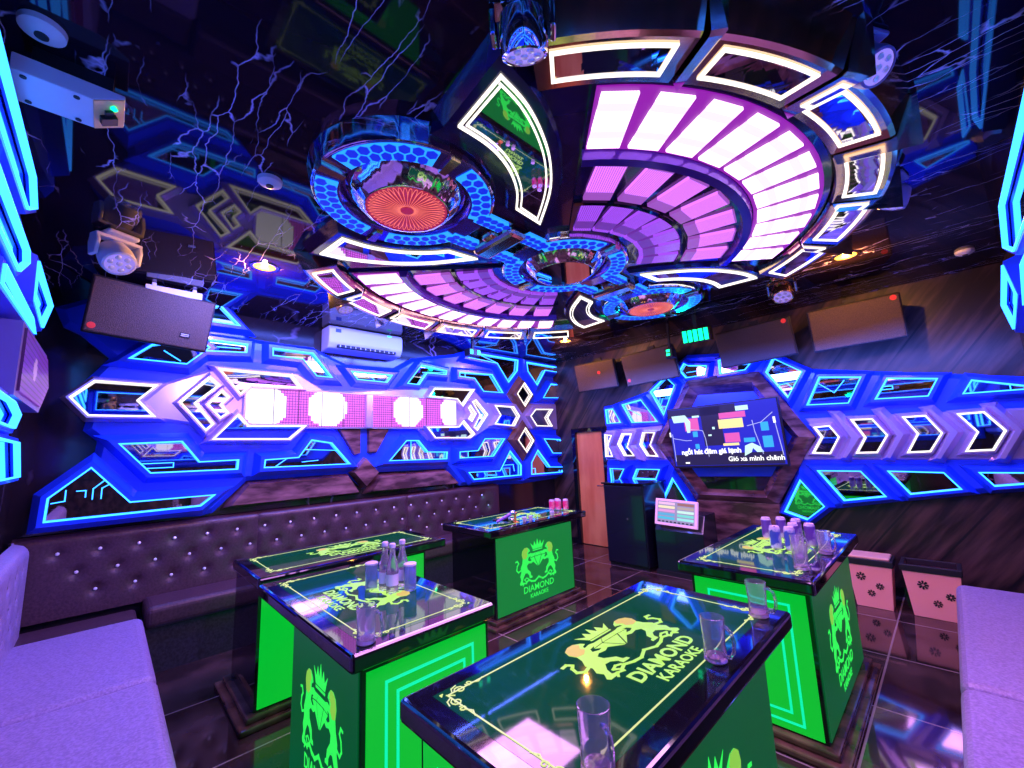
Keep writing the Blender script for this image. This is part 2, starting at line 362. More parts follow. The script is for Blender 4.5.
PA={
'TL':[(0.216,2.639),(0.077,2.5),(0.463,2.492),(0.626,2.67),(0.515,2.74)],
'TB':[(0.522,2.746),(0.934,2.744),(0.93,2.661),(0.582,2.634)],
'TT':[(0.574,3.045),(0.69,3.1),(0.857,2.927),(0.596,2.93)],
'A3':[(1.166,2.735),(1.563,2.733),(1.773,2.482),(1.61,2.484),(1.462,2.657),(1.169,2.661)],
'A4':[(2.002,2.574),(2.519,2.574),(2.452,2.479),(2.075,2.485)],
'A5':[(2.948,2.75),(3.351,2.714),(3.341,2.659),(3.032,2.656),(2.907,2.484),(2.74,2.49)],
'A6':[(3.578,2.716),(4.198,2.739),(4.409,2.47),(4.015,2.468),(3.852,2.652),(3.577,2.657)],
'A7':[(3.83,3.036),(4.775,3.034),(4.747,2.853),(4.542,2.647),(4.311,2.931),(3.746,2.957)],
'A8':[(4.982,3.024),(5.816,3.017),(5.788,2.931),(5.443,2.933),(5.214,2.65),(5.001,2.872)],
'A9':[(5.583,2.701),(5.803,2.694),(5.765,2.464),(5.361,2.443)],
'A10':[(3.553,1.58),(3.877,1.588),(4.016,1.757),(4.411,1.751),(4.169,1.498),(3.551,1.497)],
'A11':[(3.702,1.289),(4.291,1.271),(4.515,1.56),(4.743,1.334),(4.733,1.18),(3.788,1.187)],
'A12':[(5.149,1.555),(5.434,1.261),(5.77,1.241),(5.743,1.157),(4.973,1.172),(4.986,1.36)],
'A13':[(5.32,1.738),(5.73,1.72),(5.79,1.656),(5.774,1.483),(5.524,1.492)],
'A14':[(-0.084,1.585),(0.165,1.291),(0.742,1.29),(0.643,1.205),(-0.303,1.201),(-0.298,1.37)],
'A15':[(0.069,1.77),(0.475,1.783),(0.612,1.595),(0.914,1.599),(0.91,1.514),(0.28,1.521)],
'A16':[(1.144,1.587),(1.454,1.598),(1.579,1.778),(1.791,1.741),(1.998,1.504),(1.139,1.514)],
'A17':[(2.72,1.752),(2.892,1.749),(3.03,1.598),(3.334,1.587),(3.324,1.498),(2.49,1.514)],
'W1':[(4.884,2.658),(5.054,2.478),(4.873,2.276),(4.712,2.469)],
'W2':[(4.863,1.917),(5.04,1.711),(4.87,1.532),(4.694,1.727)],
'W3':[(4.229,2.256),(4.614,2.25),(4.733,2.109),(4.612,1.954),(4.216,1.98),(4.334,2.115)],
'W4':[(5.133,2.229),(5.557,2.243),(5.414,2.099),(5.519,1.954),(5.138,1.958),(5.004,2.115)],
'W5':[(3.14,2.443),(3.81,2.47),(3.607,2.231),(3.513,2.325),(3.059,2.338)],
'W6':[(3.023,1.918),(3.528,1.927),(3.613,2.012),(3.8,1.827),(3.718,1.778),(3.139,1.785)],
'W7':[(3.848,2.324),(4.061,2.117),(3.86,1.885),(3.804,1.928),(3.927,2.105),(3.791,2.291)],
'W8':[(3.744,2.237),(3.84,2.122),(3.763,2.014),(3.709,2.046),(3.766,2.12),(3.714,2.201)],
'W9':[(0.716,2.466),(1.352,2.456),(1.445,2.339),(0.98,2.331),(0.896,2.24)],
'W10':[(0.706,1.804),(0.89,2.03),(0.979,1.924),(1.498,1.927),(1.356,1.795)],
'W11':[(0.648,2.373),(0.714,2.311),(0.544,2.136),(0.69,1.943),(0.64,1.885),(0.443,2.131)],
'W12':[(0.747,2.255),(0.8,2.201),(0.742,2.127),(0.802,2.051),(0.746,2.002),(0.647,2.123)],
'W13':[(-0.118,2.281),(0.262,2.272),(0.15,2.139),(0.264,2.005),(-0.132,2.004),(-0.243,2.143)],
'BASE':[(-0.4,2.89),(-0.2,3.02),(0.71,3.14),(0.99,2.84),(1.63,2.82),(1.99,2.68),(2.62,2.7),(2.88,2.86),(3.58,3.01),(3.82,3.1),(5.87,3.13),(5.89,2.43),(5.82,1.05),(4.86,1.03),(3.63,1.11),(3.4,1.36),(2.4,1.38),(2.21,1.2),(2.02,1.39),(1.02,1.39),(0.76,1.12),(0.66,1.1),(-0.34,1.17),(-0.35,1.39),(-0.08,1.69),(-0.07,1.8),(-0.16,1.89),(-0.15,1.96),(-0.29,2.14),(-0.15,2.35),(-0.05,2.51),(-0.24,2.69),(-0.34,2.74)],
'SILV':[(-0.29,2.14),(-0.14,2.3),(0.32,2.32),(0.68,2.49),(1.43,2.52),(1.75,2.33),(3.22,2.49),(3.89,2.5),(4.12,2.31),(5.77,2.37),(5.78,1.88),(4.14,1.9),(3.79,1.73),(3.08,1.74),(2.9,1.91),(1.57,1.91),(1.4,1.76),(0.69,1.77),(0.52,1.93),(0.31,1.97),(-0.16,1.96)],
'MAR1':[(0.819,1.138),(1.015,1.394),(2.027,1.399),(2.202,1.138)],
'MAR2':[(2.232,1.135),(2.392,1.362),(3.395,1.357),(3.627,1.124)],
'DIA':[(2.197,1.594),(2.392,1.385),(2.201,1.194),(2.016,1.405)],
'MAR3':[(1.836,1.924),(2.174,1.926),(2.178,1.594),(2.06,1.565)],
'MAR4':[(2.211,1.926),(2.561,1.928),(2.365,1.587),(2.215,1.593)],
'LED':[(0.939,2.283),(3.522,2.322),(3.511,1.927),(0.956,1.924)],
'LS':[(2.169,2.312),(2.27,2.318),(2.273,1.92),(2.174,1.92)],
'CR1':[(4.532,2.631),(4.817,2.853),(5.243,2.359),(4.958,2.147)],
}
PB={
'B1':[(-2.374,2.644),(-2.323,2.607),(-2.082,2.565),(-2.114,2.45),(-2.368,2.448),(-2.44,2.557)],
'B2':[(-1.926,2.604),(-1.832,2.626),(-1.879,2.53),(-1.622,2.511),(-1.567,2.501),(-1.631,2.437),(-1.927,2.433)],
'B3':[(-1.319,2.522),(-1.057,2.319),(-1.225,2.047),(-1.408,2.37)],
'B4':[(-0.904,2.232),(-0.558,2.18),(-0.693,1.926),(-1.052,1.942)],
'B5':[(-0.356,2.137),(-0.011,2.082),(-0.093,1.929),(-0.47,1.943)],
'B6':[(0.205,2.035),(0.686,1.944),(0.641,1.917),(0.139,1.923)],
'B7':[(-1.221,1.117),(-1.036,0.847),(-1.208,0.697),(-1.408,0.767)],
'B8':[(-1.044,1.221),(-0.685,1.22),(-0.523,0.978),(-0.855,0.92)],
'B9':[(-0.47,1.222),(-0.089,1.212),(0.002,1.069),(-0.338,1.009)],
'B10':[(0.137,1.215),(0.578,1.216),(0.567,1.144),(0.209,1.103)],
'B11':[(-3.674,2.134),(-3.546,2.138),(-3.425,1.92),(-3.663,1.923)],
'B12':[(-3.373,2.182),(-3.061,2.224),(-2.834,1.889),(-3.233,1.906)],
'B13':[(-2.651,2.505),(-2.536,2.368),(-2.731,1.974),(-2.893,2.322)],
'B14':[(-3.675,1.232),(-3.439,1.224),(-3.539,1.06),(-3.664,1.042)],
'B15':[(-3.223,1.225),(-2.873,1.222),(-2.94,1.089),(-3.294,1.095)],
'B16':[(-2.695,1.108),(-2.506,0.774),(-2.901,0.749)],
'C1':[(-1.013,1.688),(-0.883,1.696),(-0.817,1.575),(-0.911,1.408),(-1.058,1.417),(-0.96,1.582)],
'C2':[(-0.685,1.746),(-0.525,1.74),(-0.432,1.576),(-0.53,1.41),(-0.684,1.409),(-0.6,1.559)],
'C3':[(-0.288,1.74),(-0.137,1.742),(-0.051,1.575),(-0.149,1.411),(-0.298,1.405),(-0.207,1.577)],
'C4':[(0.081,1.738),(0.235,1.742),(0.335,1.575),(0.244,1.415),(0.087,1.409),(0.178,1.572)],
'C5':[(0.464,1.725),(0.593,1.73),(0.681,1.575),(0.598,1.417),(0.451,1.413),(0.538,1.568)],
'CL1':[(-3.065,1.744),(-2.891,1.734),(-2.973,1.565),(-2.878,1.41),(-3.03,1.42),(-3.125,1.577)],
'CL2':[(-3.407,1.744),(-3.256,1.736),(-3.34,1.548),(-3.236,1.423),(-3.396,1.426),(-3.49,1.597)],
'CL3':[(-3.709,1.745),(-3.601,1.73),(-3.667,1.604),(-3.612,1.419),(-3.719,1.421)],
'HEXO':[(-2.326,2.455),(-1.515,2.381),(-1.032,1.585),(-1.453,0.886),(-2.399,0.794),(-2.905,1.59)],
'HEXI':[(-2.229,2.238),(-1.589,2.219),(-1.326,1.599),(-1.647,0.99),(-2.254,0.953),(-2.644,1.553)],
'BASE':[(-3.74,2.19),(-3.0,2.35),(-2.68,2.6),(-2.37,2.78),(-1.93,2.72),(-1.51,2.58),(-1.3,2.56),(-0.97,2.35),(0.7,2.03),(0.56,1.11),(0.02,1.0),(-0.38,0.93),(-0.98,0.81),(-1.18,0.67),(-1.44,0.72),(-1.33,1.11),(-2.34,1.09),(-2.48,0.76),(-3.86,0.67)],
'SILR':[(-1.116,1.802),(0.71,1.768),(0.642,1.312),(-1.223,1.326),(-1.032,1.585)],
'SILL':[(-3.757,1.826),(-2.759,1.85),(-2.92,1.591),(-2.724,1.337),(-3.799,1.345)],
'R1':[(-0.848,1.834),(-0.796,1.829),(-0.631,1.566),(-0.775,1.343),(-0.824,1.354),(-0.722,1.56)],
'R2':[(-0.487,1.822),(-0.44,1.828),(-0.295,1.579),(-0.43,1.339),(-0.481,1.35),(-0.37,1.563)],
'R3':[(-0.13,1.808),(-0.082,1.813),(0.068,1.578),(-0.083,1.327),(-0.135,1.336),(-0.01,1.573)],
'R4':[(0.264,1.797),(0.312,1.801),(0.442,1.573),(0.306,1.323),(0.25,1.332),(0.375,1.569)],
'TV':[(-2.631,2.091),(-1.335,2.03),(-1.375,1.282),(-2.592,1.242)],
}


# painted relief boards the panels are mounted on (one per wall)
def board(name, poly, xf, d, m, inset=.05):
    b = MB(); p = ccw(poly); b.prism(p, 0, d*.45, xf, caps=(False, False)); b.prism(p, d*.45, d, xf, top=offset(p, -inset), caps=(False, True))
    return struct(name, b, m)
board('trim_1', PA['BASE'], wA, .10, M['blue'])
# the silver band that carries the white-lined panels
b = MB(); p = ccw(PA['SILV']); b.prism(p, .09, .135, wA, top=offset(p, -.03), caps=(False, True)); struct('trim_2', b, M['silver'])
clipx = lambda P, x1: [(min(a, x1), c) for a, c in P]
board('trim_3', clipx(PB['BASE'], XD-.01), wB, .08, M['blue'])
b = MB()
for k in ('SILR', 'SILL'):
    p = ccw(clipx(PB[k], XD-.01)); b.prism(p, .07, .10, wB, top=offset(p, -.02), caps=(False, True))
struct('trim_4', b, M['silver'])

LA = [
 ('TL', 'long blue-lined mirror panel half hidden under the hanging loudspeaker of the sofa wall', [[(.30,2.60),(.42,2.52)]]),
 ('TB', 'thin flat blue-lined mirror panel just right of and below the loudspeaker on the sofa wall', [[(.65,2.69),(.88,2.70)]]),
 ('TT', 'small bright blue-lined mirror panel right beside the upper corner of the loudspeaker', []),
 ('A3', 'blue-lined elbow-shaped mirror panel above the left part of the pixel screen', [[(1.52,2.65),(1.62,2.65)],[(1.57,2.58),(1.68,2.58)]]),
 ('A4', 'small blue-lined trapezoid mirror panel under the white air conditioner', [[(2.2,2.57),(2.3,2.50)]]),
 ('A5', 'blue-lined hook-shaped mirror panel above the right part of the pixel screen', [[(2.98,2.66),(3.34,2.69)]]),
 ('A6', 'blue-lined mirror panel shaped like a bent bar, above the right end of the pixel screen', [[(3.7,2.71),(3.7,2.66)]]),
 ('A7', 'large blue-lined mirror panel high on the sofa wall, upper left of the brown cross', [[(4.0,3.03),(4.35,2.94)]]),
 ('A8', 'blue-lined mirror panel high on the sofa wall, upper right of the brown cross', []),
 ('A9', 'small four-sided blue-lined mirror panel near the room corner, upper right of the cross', []),
 ('A10', 'blue-lined boot-shaped mirror panel directly below the right end of the pixel screen', [[(3.72,1.585),(3.72,1.5)]]),
 ('A11', 'lowest blue-lined mirror panel left of the foot of the brown cross', [[(4.35,1.35),(4.6,1.35),(4.62,1.25)]]),
 ('A12', 'lowest blue-lined mirror panel right of the foot of the brown cross', [[(4.98,1.26),(5.1,1.26),(5.1,1.18)]]),
 ('A13', 'small blue-lined mirror panel near the room corner, lower right of the cross', []),
 ('A14', 'largest low blue-lined mirror panel, at the left end just above the tufted sofa', [[(.02,1.50),(-.06,1.42),(-.06,1.34)],[(.05,1.46),(-.01,1.42),(-.01,1.34)],[(-.21,1.42),(-.21,1.34),(-.28,1.33)],[(-.15,1.41),(-.10,1.41),(-.10,1.36)]]),
 ('A15', 'blue-lined zigzag mirror panel under the white-lined arrow at the left', [[(.22,1.60),(.42,1.60)],[(.24,1.56),(.43,1.56),(.43,1.60)]]),
 ('A16', 'blue-lined roof-shaped mirror panel below the left half of the pixel screen', [[(1.52,1.68),(1.86,1.66)],[(1.25,1.52),(1.36,1.6)],[(1.5,1.55),(1.66,1.56)]]),
 ('A17', 'blue-lined roof-shaped mirror panel below the right half of the pixel screen', [[(2.80,1.74),(2.80,1.52)]]),
]
for k, lab, mk in LA: panel('neon_mirror', lab, PA[k], wA, marks=mk, group='blue-lined mirror panels on the long sofa wall')
LW = [
 ('W1', 'upper white-lined diamond mirror in the brown cross on the sofa wall', 'bronze'), ('W2', 'lower white-lined diamond mirror in the brown cross on the sofa wall', 'bronze'),
 ('W3', 'white-lined arrow mirror left of the centre of the brown cross', 'silver'), ('W4', 'white-lined arrow mirror right of the centre of the brown cross', 'silver'),
 ('W5', 'white-lined mirror wedge above the right end of the pixel screen', 'silver'), ('W6', 'white-lined mirror wedge below the right end of the pixel screen', 'silver'),
 ('W7', 'larger outer white-lined chevron right of the pixel screen', 'silver'), ('W8', 'smaller inner white-lined chevron right of the pixel screen', 'silver'),
 ('W9', 'white-lined mirror wedge above the left end of the pixel screen', 'silver'), ('W10', 'white-lined mirror wedge below the left end of the pixel screen', 'silver'),
 ('W11', 'larger outer white-lined chevron left of the pixel screen', 'silver'), ('W12', 'smaller inner white-lined chevron left of the pixel screen', 'silver'),
 ('W13', 'long white-lined arrow mirror at the far left of the sofa wall', 'silver'),
]
for k, lab, st in LW: panel('neon_mirror', lab, PA[k], wA, d0=.12, style=st, neon='white', grow=.05, group='white-lined mirror panels on the long sofa wall')
# brown cross behind the diamonds
def cbar(b, p0, p1, w, d0, d1, xf):
    dx, dy = p1[0]-p0[0], p1[1]-p0[1]; L = math.hypot(dx, dy); nx, ny = -dy/L*w, dx/L*w
    p = ccw([(p0[0]+nx, p0[1]+ny), (p0[0]-nx, p0[1]-ny), (p1[0]-nx, p1[1]-ny), (p1[0]+nx, p1[1]+ny)]); b.prism(p, d0, d1, xf, top=offset(p, -.03), caps=(False, True))
for nm, lab, q in (('brown_relief', 'upper brown diamond block of the cross on the sofa wall', [(4.87,2.80),(5.20,2.46),(4.88,2.12),(4.56,2.46)]),
                   ('brown_relief', 'lower brown diamond block of the cross on the sofa wall', [(4.87,2.10),(5.20,1.74),(4.87,1.38),(4.54,1.74)])):
    b = MB(); q = ccw(q); b.prism(q, .10, .165, wA, top=offset(q, -.05), caps=(False, True)); tag(b.build(nm, M['bronze']), lab, 'wall relief', 'brown blocks of the cross')
for k, lab in (('MAR1', 'brown marble wedge above the sofa back, left of the marble diamond'), ('MAR2', 'brown marble wedge above the sofa back, right of the marble diamond'),
               ('MAR3', 'small brown marble block above and left of the marble diamond'), ('MAR4', 'small brown marble block above and right of the marble diamond')):
    b = MB(); q = ccw(PA[k]); b.prism(q, 0, .14, wA, top=offset(q, -.035), caps=(False, True)); tag(b.build('marble_relief', M['brownm']), lab, 'wall relief', 'brown marble blocks under the screen')
b = MB(); q = ccw(PA['DIA']); b.prism(q, 0, .19, wA, top=offset(q, -.03), caps=(False, True)); tag(b.build('marble_relief', M['brownm']), 'square brown marble diamond under the middle of the pixel screen', 'wall relief')
# pixel screen on wall A: two modules parted by a pillar
t = thing('pixel_screen', 'long magenta pixel screen with white discs on the sofa wall', 'led screen', wA(2.2, 2.12, 0))
g = lambda u, v, dd: tuple(Vector(wA(u, v, dd))-t.location)
b = MB(); b.prism(ccw([(.93, 1.90), (3.53, 1.90), (3.53, 2.325), (.93, 2.325)]), .10, .17, g); b.build('housing', M['silver'], t, bevel=.01)
for y0, y1 in ((.955, 2.17), (2.27, 3.505)):
    o = None; b = MB(); b.prism([(y0, 1.925), (y1, 1.925), (y1, 2.305), (y0, 2.305)], .165, .178, wA); o = b.build('display', M['screenA']); o.parent = t; o.location = -Vector(t.location)
for y in (1.20, 1.44, 1.68, 1.92, 2.52, 2.77, 3.02, 3.27):
    b = MB(); b.prism([(y-.003, 1.925), (y+.003, 1.925), (y+.003, 2.305), (y-.003, 2.305)], .176, .180, g); b.build('module_seam', M['blackm'], t)
b = MB(); b.prism([(2.175, 1.91), (2.265, 1.91), (2.265, 2.315), (2.175, 2.315)], .16, .21, g); b.build('pillar', M['silver'], t, bevel=.008)

# wall B panels
LB = [
 ('B1', 'blue-lined mirror panel on top of the television surround, left of its centre', [[(-2.36,2.52),(-2.15,2.52)]]),
 ('B2', 'blue-lined E-shaped panel on top of the television surround, right of its centre', []),
 ('B3', 'tall blue-lined diamond mirror above and right of the television', [[(-1.36,2.28),(-1.1,2.29)],[(-1.32,2.2),(-1.22,2.21),(-1.15,2.13)]]),
 ('B4', 'blue-lined slanted mirror above the first chevron right of the television', [[(-.92,2.16),(-.8,2.05),(-.70,2.17)]]),
 ('B5', 'blue-lined slanted mirror above the second chevron right of the television', [[(-.42,2.03),(-.33,2.03),(-.33,2.06),(-.39,2.06)]]),
 ('B6', 'blue-lined slanted mirror at the upper right end of the screen wall', [[(.42,2.0),(.42,1.93)]]),
 ('B7', 'blue-lined kite mirror below and right of the television, behind the cans', []),
 ('B8', 'blue-lined slanted mirror below the first chevron right of the television', []),
 ('B9', 'blue-lined slanted mirror below the third chevron right of the television', []),
 ('B10', 'blue-lined slanted mirror at the lower right end of the screen wall', []),
 ('B11', 'smallest blue-lined mirror next to the orange door, upper row', []),
 ('B12', 'blue-lined slanted mirror left of the television, upper row', [[(-3.28,2.1),(-3.1,2.0)]]),
 ('B13', 'blue-lined diamond mirror at the upper left of the television surround', [[(-2.80,2.09),(-2.66,2.09)]]),
 ('B14', 'small blue-lined mirror just above the dark cabinet, next to the door', []),
 ('B15', 'blue-lined slanted mirror just above the right part of the dark cabinet', []),
 ('B16', 'blue-lined triangular mirror above the touch screen', []),
]
for k, lab, mk in LB: panel('neon_mirror', lab, clipx(PB[k], XD-.05), wB, d0=.08, grow=.07, marks=mk, group='blue-lined mirror panels on the television wall')
for k, lab in (('CL3', 'white-lined chevron nearest to the orange door'), ('CL2', 'white-lined chevron, middle of the three left of the television'), ('CL1', 'white-lined chevron touching the left of the television surround'),
               ('C1', 'white-lined chevron touching the right of the television surround'), ('C2', 'second white-lined chevron right of the television'), ('C3', 'third white-lined chevron right of the television'), ('C4', 'largest white-lined chevron, fourth right of the television')):
    panel('chevron_mirror', lab, PB[k], wB, d0=.095, style='silver', neon='white', grow=.045, group='white-lined chevrons on the television wall')
for k, lab in (('R1', 'silver chevron ridge between first and second chevron right of the television'), ('R2', 'silver chevron ridge between second and third chevron right of the television'), ('R3', 'silver chevron ridge between third and fourth chevron right of the television'), ('R4', 'silver chevron ridge right of the fourth chevron')):
    b = MB(); q = ccw(PB[k]); q2 = offset(q, .03); b.prism(q2, .09, .20, wB, top=offset(q, -.012), caps=(False, True)); tag(b.build('chevron_ridge', M['silver']), lab, 'wall relief', 'silver ridges between the chevrons')
for dx, lab in ((-3.20, 'silver chevron ridge left of the chevron by the television surround'), (-3.545, 'silver chevron ridge beside the chevron nearest the door')):
    q = [(dx+.06, 1.79), (dx+.01, 1.79), (dx-.12, 1.57), (dx+.0, 1.36), (dx+.05, 1.36), (dx-.07, 1.57)]; q = ccw(q)
    b = MB(); b.prism(offset(q, .025), .09, .20, wB, top=offset(q, -.01), caps=(False, True)); tag(b.build('chevron_ridge', M['silver']), lab, 'wall relief', 'silver ridges between the chevrons')
# television surround: deep faceted hexagon in brown marble + wall apron below
t = thing('television_surround', 'brown marble hexagonal surround framing the television', 'wall surround', (-1.95, YB, 1.6))
g = lambda u, v, dd: (u+1.95, -dd, v-1.6)
HO = [(-2.36, 2.44), (-1.50, 2.40), (-1.03, 1.585), (-1.47, .84), (-2.42, .84), (-2.90, 1.585)]
HI = [(-2.26, 2.19), (-1.60, 2.16), (-1.27, 1.60), (-1.63, .98), (-2.27, .98), (-2.66, 1.58)]
b = MB()
n = 6; mid = [((a[0]*.45+c[0]*.55), (a[1]*.45+c[1]*.55)) for a, c in zip(HO, HI)]
vs = [g(u, v, .0) for u, v in HO]+[g(u, v, .13) for u, v in HO]+[g(u, v, .24) for u, v in mid]+[g(u, v, .06) for u, v in HI]
fs = []
for r in range(3):
    for i in range(n): fs.append((r*n+i, r*n+(i+1) % n, (r+1)*n+(i+1) % n, (r+1)*n+i))
b.add(vs, fs); b.build('marble_frame', M['brownm'], t)
b = MB(); b.prism(ccw(offset(ccw(HI), .01)), .02, .07, g); b.build('recess', M['black'], t)
b = MB(); b.prism(ccw([(-2.42, 0.1), (-1.47, .1), (-1.47, .84), (-2.42, .84)]), 0, .12, g); b.build('apron', M['brownm'], t, bevel=.01)

# television
M['scrline'] = emis('screen_line', (.55, .6, 1), 1)
TVX, TVZ = -1.935, 1.655
t = thing('television', 'wide television showing karaoke lyrics on a blue scene', 'television', (TVX, YB-.29, TVZ), rot=(R(4), R(-1.2), 0))
b = MB(); b.box((-.655, -.03, -.39), (.655, .03, .39)); b.box((-.3, .03, -.2), (.3, .20, .2)); b.build('casing', M['blackm'], t, bevel=.006)
g = lambda u, v, dd: (u, -.031-dd, v)
b = MB(); b.prism([(-.64, -.365), (.64, -.365), (.64, .375), (-.64, .375)], 0, .003, g); scr = b.build('display', emis('screen_blue', (.006, .012, .55), 1.2), t)
def scr_part(name, polys, m):
    for p, dd in polys:
        b = MB(); b.prism(ccw(p), .003, .003+dd, g); b.build(name, m, scr)
def rect(x0, y0, x1, y1): return [(x0, y0), (x1, y0), (x1, y1), (x0, y1)]
scr_part('dark_scene', [(rect(-.22, -.12, .02, .36), .0005), (rect(-.62, -.36, .62, -.22), .0005), (rect(-.64, .26, .2, .37), .0005)], emis('screen_dark', (.008, .006, .06), 1))
scr_part('magenta_scene', [(rect(-.44, .08, -.26, .24), .001), (rect(.0, .20, .30, .27), .001), (rect(.03, -.09, .2, .02), .001)], emis('screen_magenta', (.9, .12, .55), 1))
scr_part('pale_scene', [([(-.60, .29), (-.42, .29), (-.36, .2), (-.38, .06), (-.42, .06), (-.43, .2), (-.58, .2)], .0015), (rect(-.33, .245, -.24, .27), .0015), (rect(.2, .28, .34, .335), .0015), (rect(-.10, .08, -.07, .11), .0015), (rect(-.16, .0, -.12, .02), .0015), ([(.22, -.26), (.24, -.14), (.32, -.11), (.4, -.16), (.43, -.22), (.36, -.22), (.32, -.17), (.3, -.22)], .0010)], emis('screen_pale', (.6, .95, .9), 1.2))
scr_part('yellow_scene', [(rect(-.02, .08, .26, .19), .002), (rect(0, -.13, .18, -.1), .002)], emis('screen_yellow', (1, .75, .3), 1.3))
scr_part('window_scene', [(rect(-.35, .0, -.29, .07), .002), (rect(-.34, -.15, -.29, -.09), .002), (rect(.44, .02, .52, .12), .002), (rect(.44, -.17, .54, -.04), .002), (rect(.24, -.1, .36, -.05), .002)], emis('screen_azure', (.03, .45, 1), 1.1))
for pl in ([(-.62, .05), (-.62, -.3)], [(-.62, -.0), (-.45, -.04), (-.38, -.04)], [(-.38, .1), (-.25, .08), (-.22, .07), (-.2, -.03), (-.19, -.25)], [(.3, .09), (.45, .12), (.58, .22)], [(.36, .15), (.37, .02), (.42, -.24)], [(.59, .12), (.62, -.26)]):
    b = MB(); b.strip(pl, .007, .003, .0055, g); b.build('outline_scene', M['scrline'], scr)
def text(name, s, size, m, parent, M4, depth=.001, align='CENTER', bold=0.0, sx=1.0):
    cu = bpy.data.curves.new(name, 'FONT'); cu.body = s; cu.size = size; cu.align_x = align; cu.extrude = depth/2; cu.offset = bold; cu.resolution_u = 3
    o = bpy.data.objects.new(name+'_curve', cu); COL.objects.link(o)
    dg = bpy.context.evaluated_depsgraph_get(); dg.update()
    me = bpy.data.meshes.new_from_object(o.evaluated_get(dg)); bpy.data.objects.remove(o); bpy.data.curves.remove(cu)
    me.transform(M4 @ Matrix.Diagonal((sx, 1, 1, 1))); me.materials.clear(); me.materials.append(m); me.name = name
    r = bpy.data.objects.new(name, me); COL.objects.link(r); r.parent = parent
    return r
UP = Matrix.Rotation(R(90), 4, 'X')      # lettering standing upright, read from -y
text('lyrics', 'ngồi hát đêm giá lạnh', .082, M['whiteem'], scr, Matrix.Translation((-.17, -.0365, -.215)) @ UP, bold=.0035)
text('lyrics', 'Gió xa mình chênh', .078, M['whiteem'], scr, Matrix.Translation((.33, -.0375, -.315)) @ UP, bold=.002)
b = MB()
for q in (rect(-.50, -.335, -.445, -.315), rect(-.66, .02, -.64, .08), rect(.575, .1, .6, .17)): b.prism(q, .003, .006, g)
b.build('screen_mark', M['whiteem'], scr)

# wall C (left edge of the picture) relief
CB = [(.45, 2.90), (-2.77, 2.95), (-3.46, 2.88), (-4.22, 2.68), (-3.75, 2.30), (-3.75, 1.85), (-3.6, 1.5), (-2.9, 1.42), (.45, 1.42)]
board('trim_5', CB, wC, .09, M['blue'])
CP = [
 ('large blue-lined panel high on the left wall beside the ceiling', [(.3, 2.84), (-2.66, 2.88), (-2.80, 2.80), (-2.6, 2.70), (.3, 2.66)]),
 ('second blue-lined panel of the left wall, under the highest one', [(.3, 2.57), (-2.76, 2.57), (-2.80, 2.53), (-2.6, 2.42), (.3, 2.42)]),
 ('blue-lined arrow tip of the left wall next to the hanging loudspeaker', [(-3.06, 2.63), (-3.83, 2.615), (-3.52, 2.40), (-3.1, 2.45)]),
 ('small blue-lined panel above the violet pixel screen of the left wall', [(-2.3, 2.34), (-3.1, 2.345), (-3.25, 2.30), (-2.3, 2.27)]),
 ('blue-lined arrow panel below the violet pixel screen of the left wall', [(.3, 1.90), (-2.9, 1.90), (-3.12, 1.86), (-3.0, 1.79), (.3, 1.78)]),
 ('lowest blue-lined panel of the left wall above the sofa corner', [(.3, 1.72), (-3.25, 1.73), (-3.42, 1.56), (.3, 1.52)]),
]
for lab, q in CP: panel('neon_mirror', lab, q, wC, d0=.085, grow=.05, nw=.0035, group='blue-lined panels on the left wall')
t = thing('pixel_screen', 'violet pixel screen sticking out of the left wall', 'led screen', wC(-3.2, 2.08, 0))
g = lambda u, v, dd: tuple(Vector(wC(u, v, dd))-t.location)
b = MB(); b.prism(ccw([(-2.75, 1.915), (-3.66, 1.92), (-3.98, 2.10), (-3.72, 2.27), (-2.75, 2.245)]), .08, .19, g); b.build('housing', M['purplegrey'], t)
b = MB(); b.prism(ccw([(-2.80, 1.94), (-3.62, 1.95), (-3.9, 2.10), (-3.68, 2.24), (-2.80, 2.225)]), .185, .20, wC); o = b.build('display', M['screenC']); o.parent = t; o.location = -Vector(t.location)

# wall D (right edge of the picture) relief
board('trim_6', [(-.35, 2.9), (3.7, 2.9), (4.05, 2.72), (4.7, 2.45), (4.2, 2.1), (3.6, 1.5), (-.35, 1.5)], wD, .09, M['blue'])
for lab, q in (('blue-lined panel on the right wall near the ceiling', [(-.2, 2.84), (3.55, 2.84), (3.75, 2.66), (3.45, 2.54), (-.2, 2.54)]), ('blue-lined arrow panel on the right wall nearest the television wall', [(3.95, 2.60), (4.4, 2.44), (4.1, 2.22), (3.7, 2.35)]), ('lower blue-lined panel on the right wall', [(-.2, 2.42), (3.3, 2.42), (3.5, 2.25), (-.2, 2.22)]), ('lowest blue-lined panel on the right wall above the side sofa', [(-.2, 1.95), (3.4, 1.95), (3.2, 1.65), (-.2, 1.65)])):
    panel('neon_mirror', lab, q, wD, d0=.085, grow=.05, nw=.0035, group='blue-lined panels on the right wall')

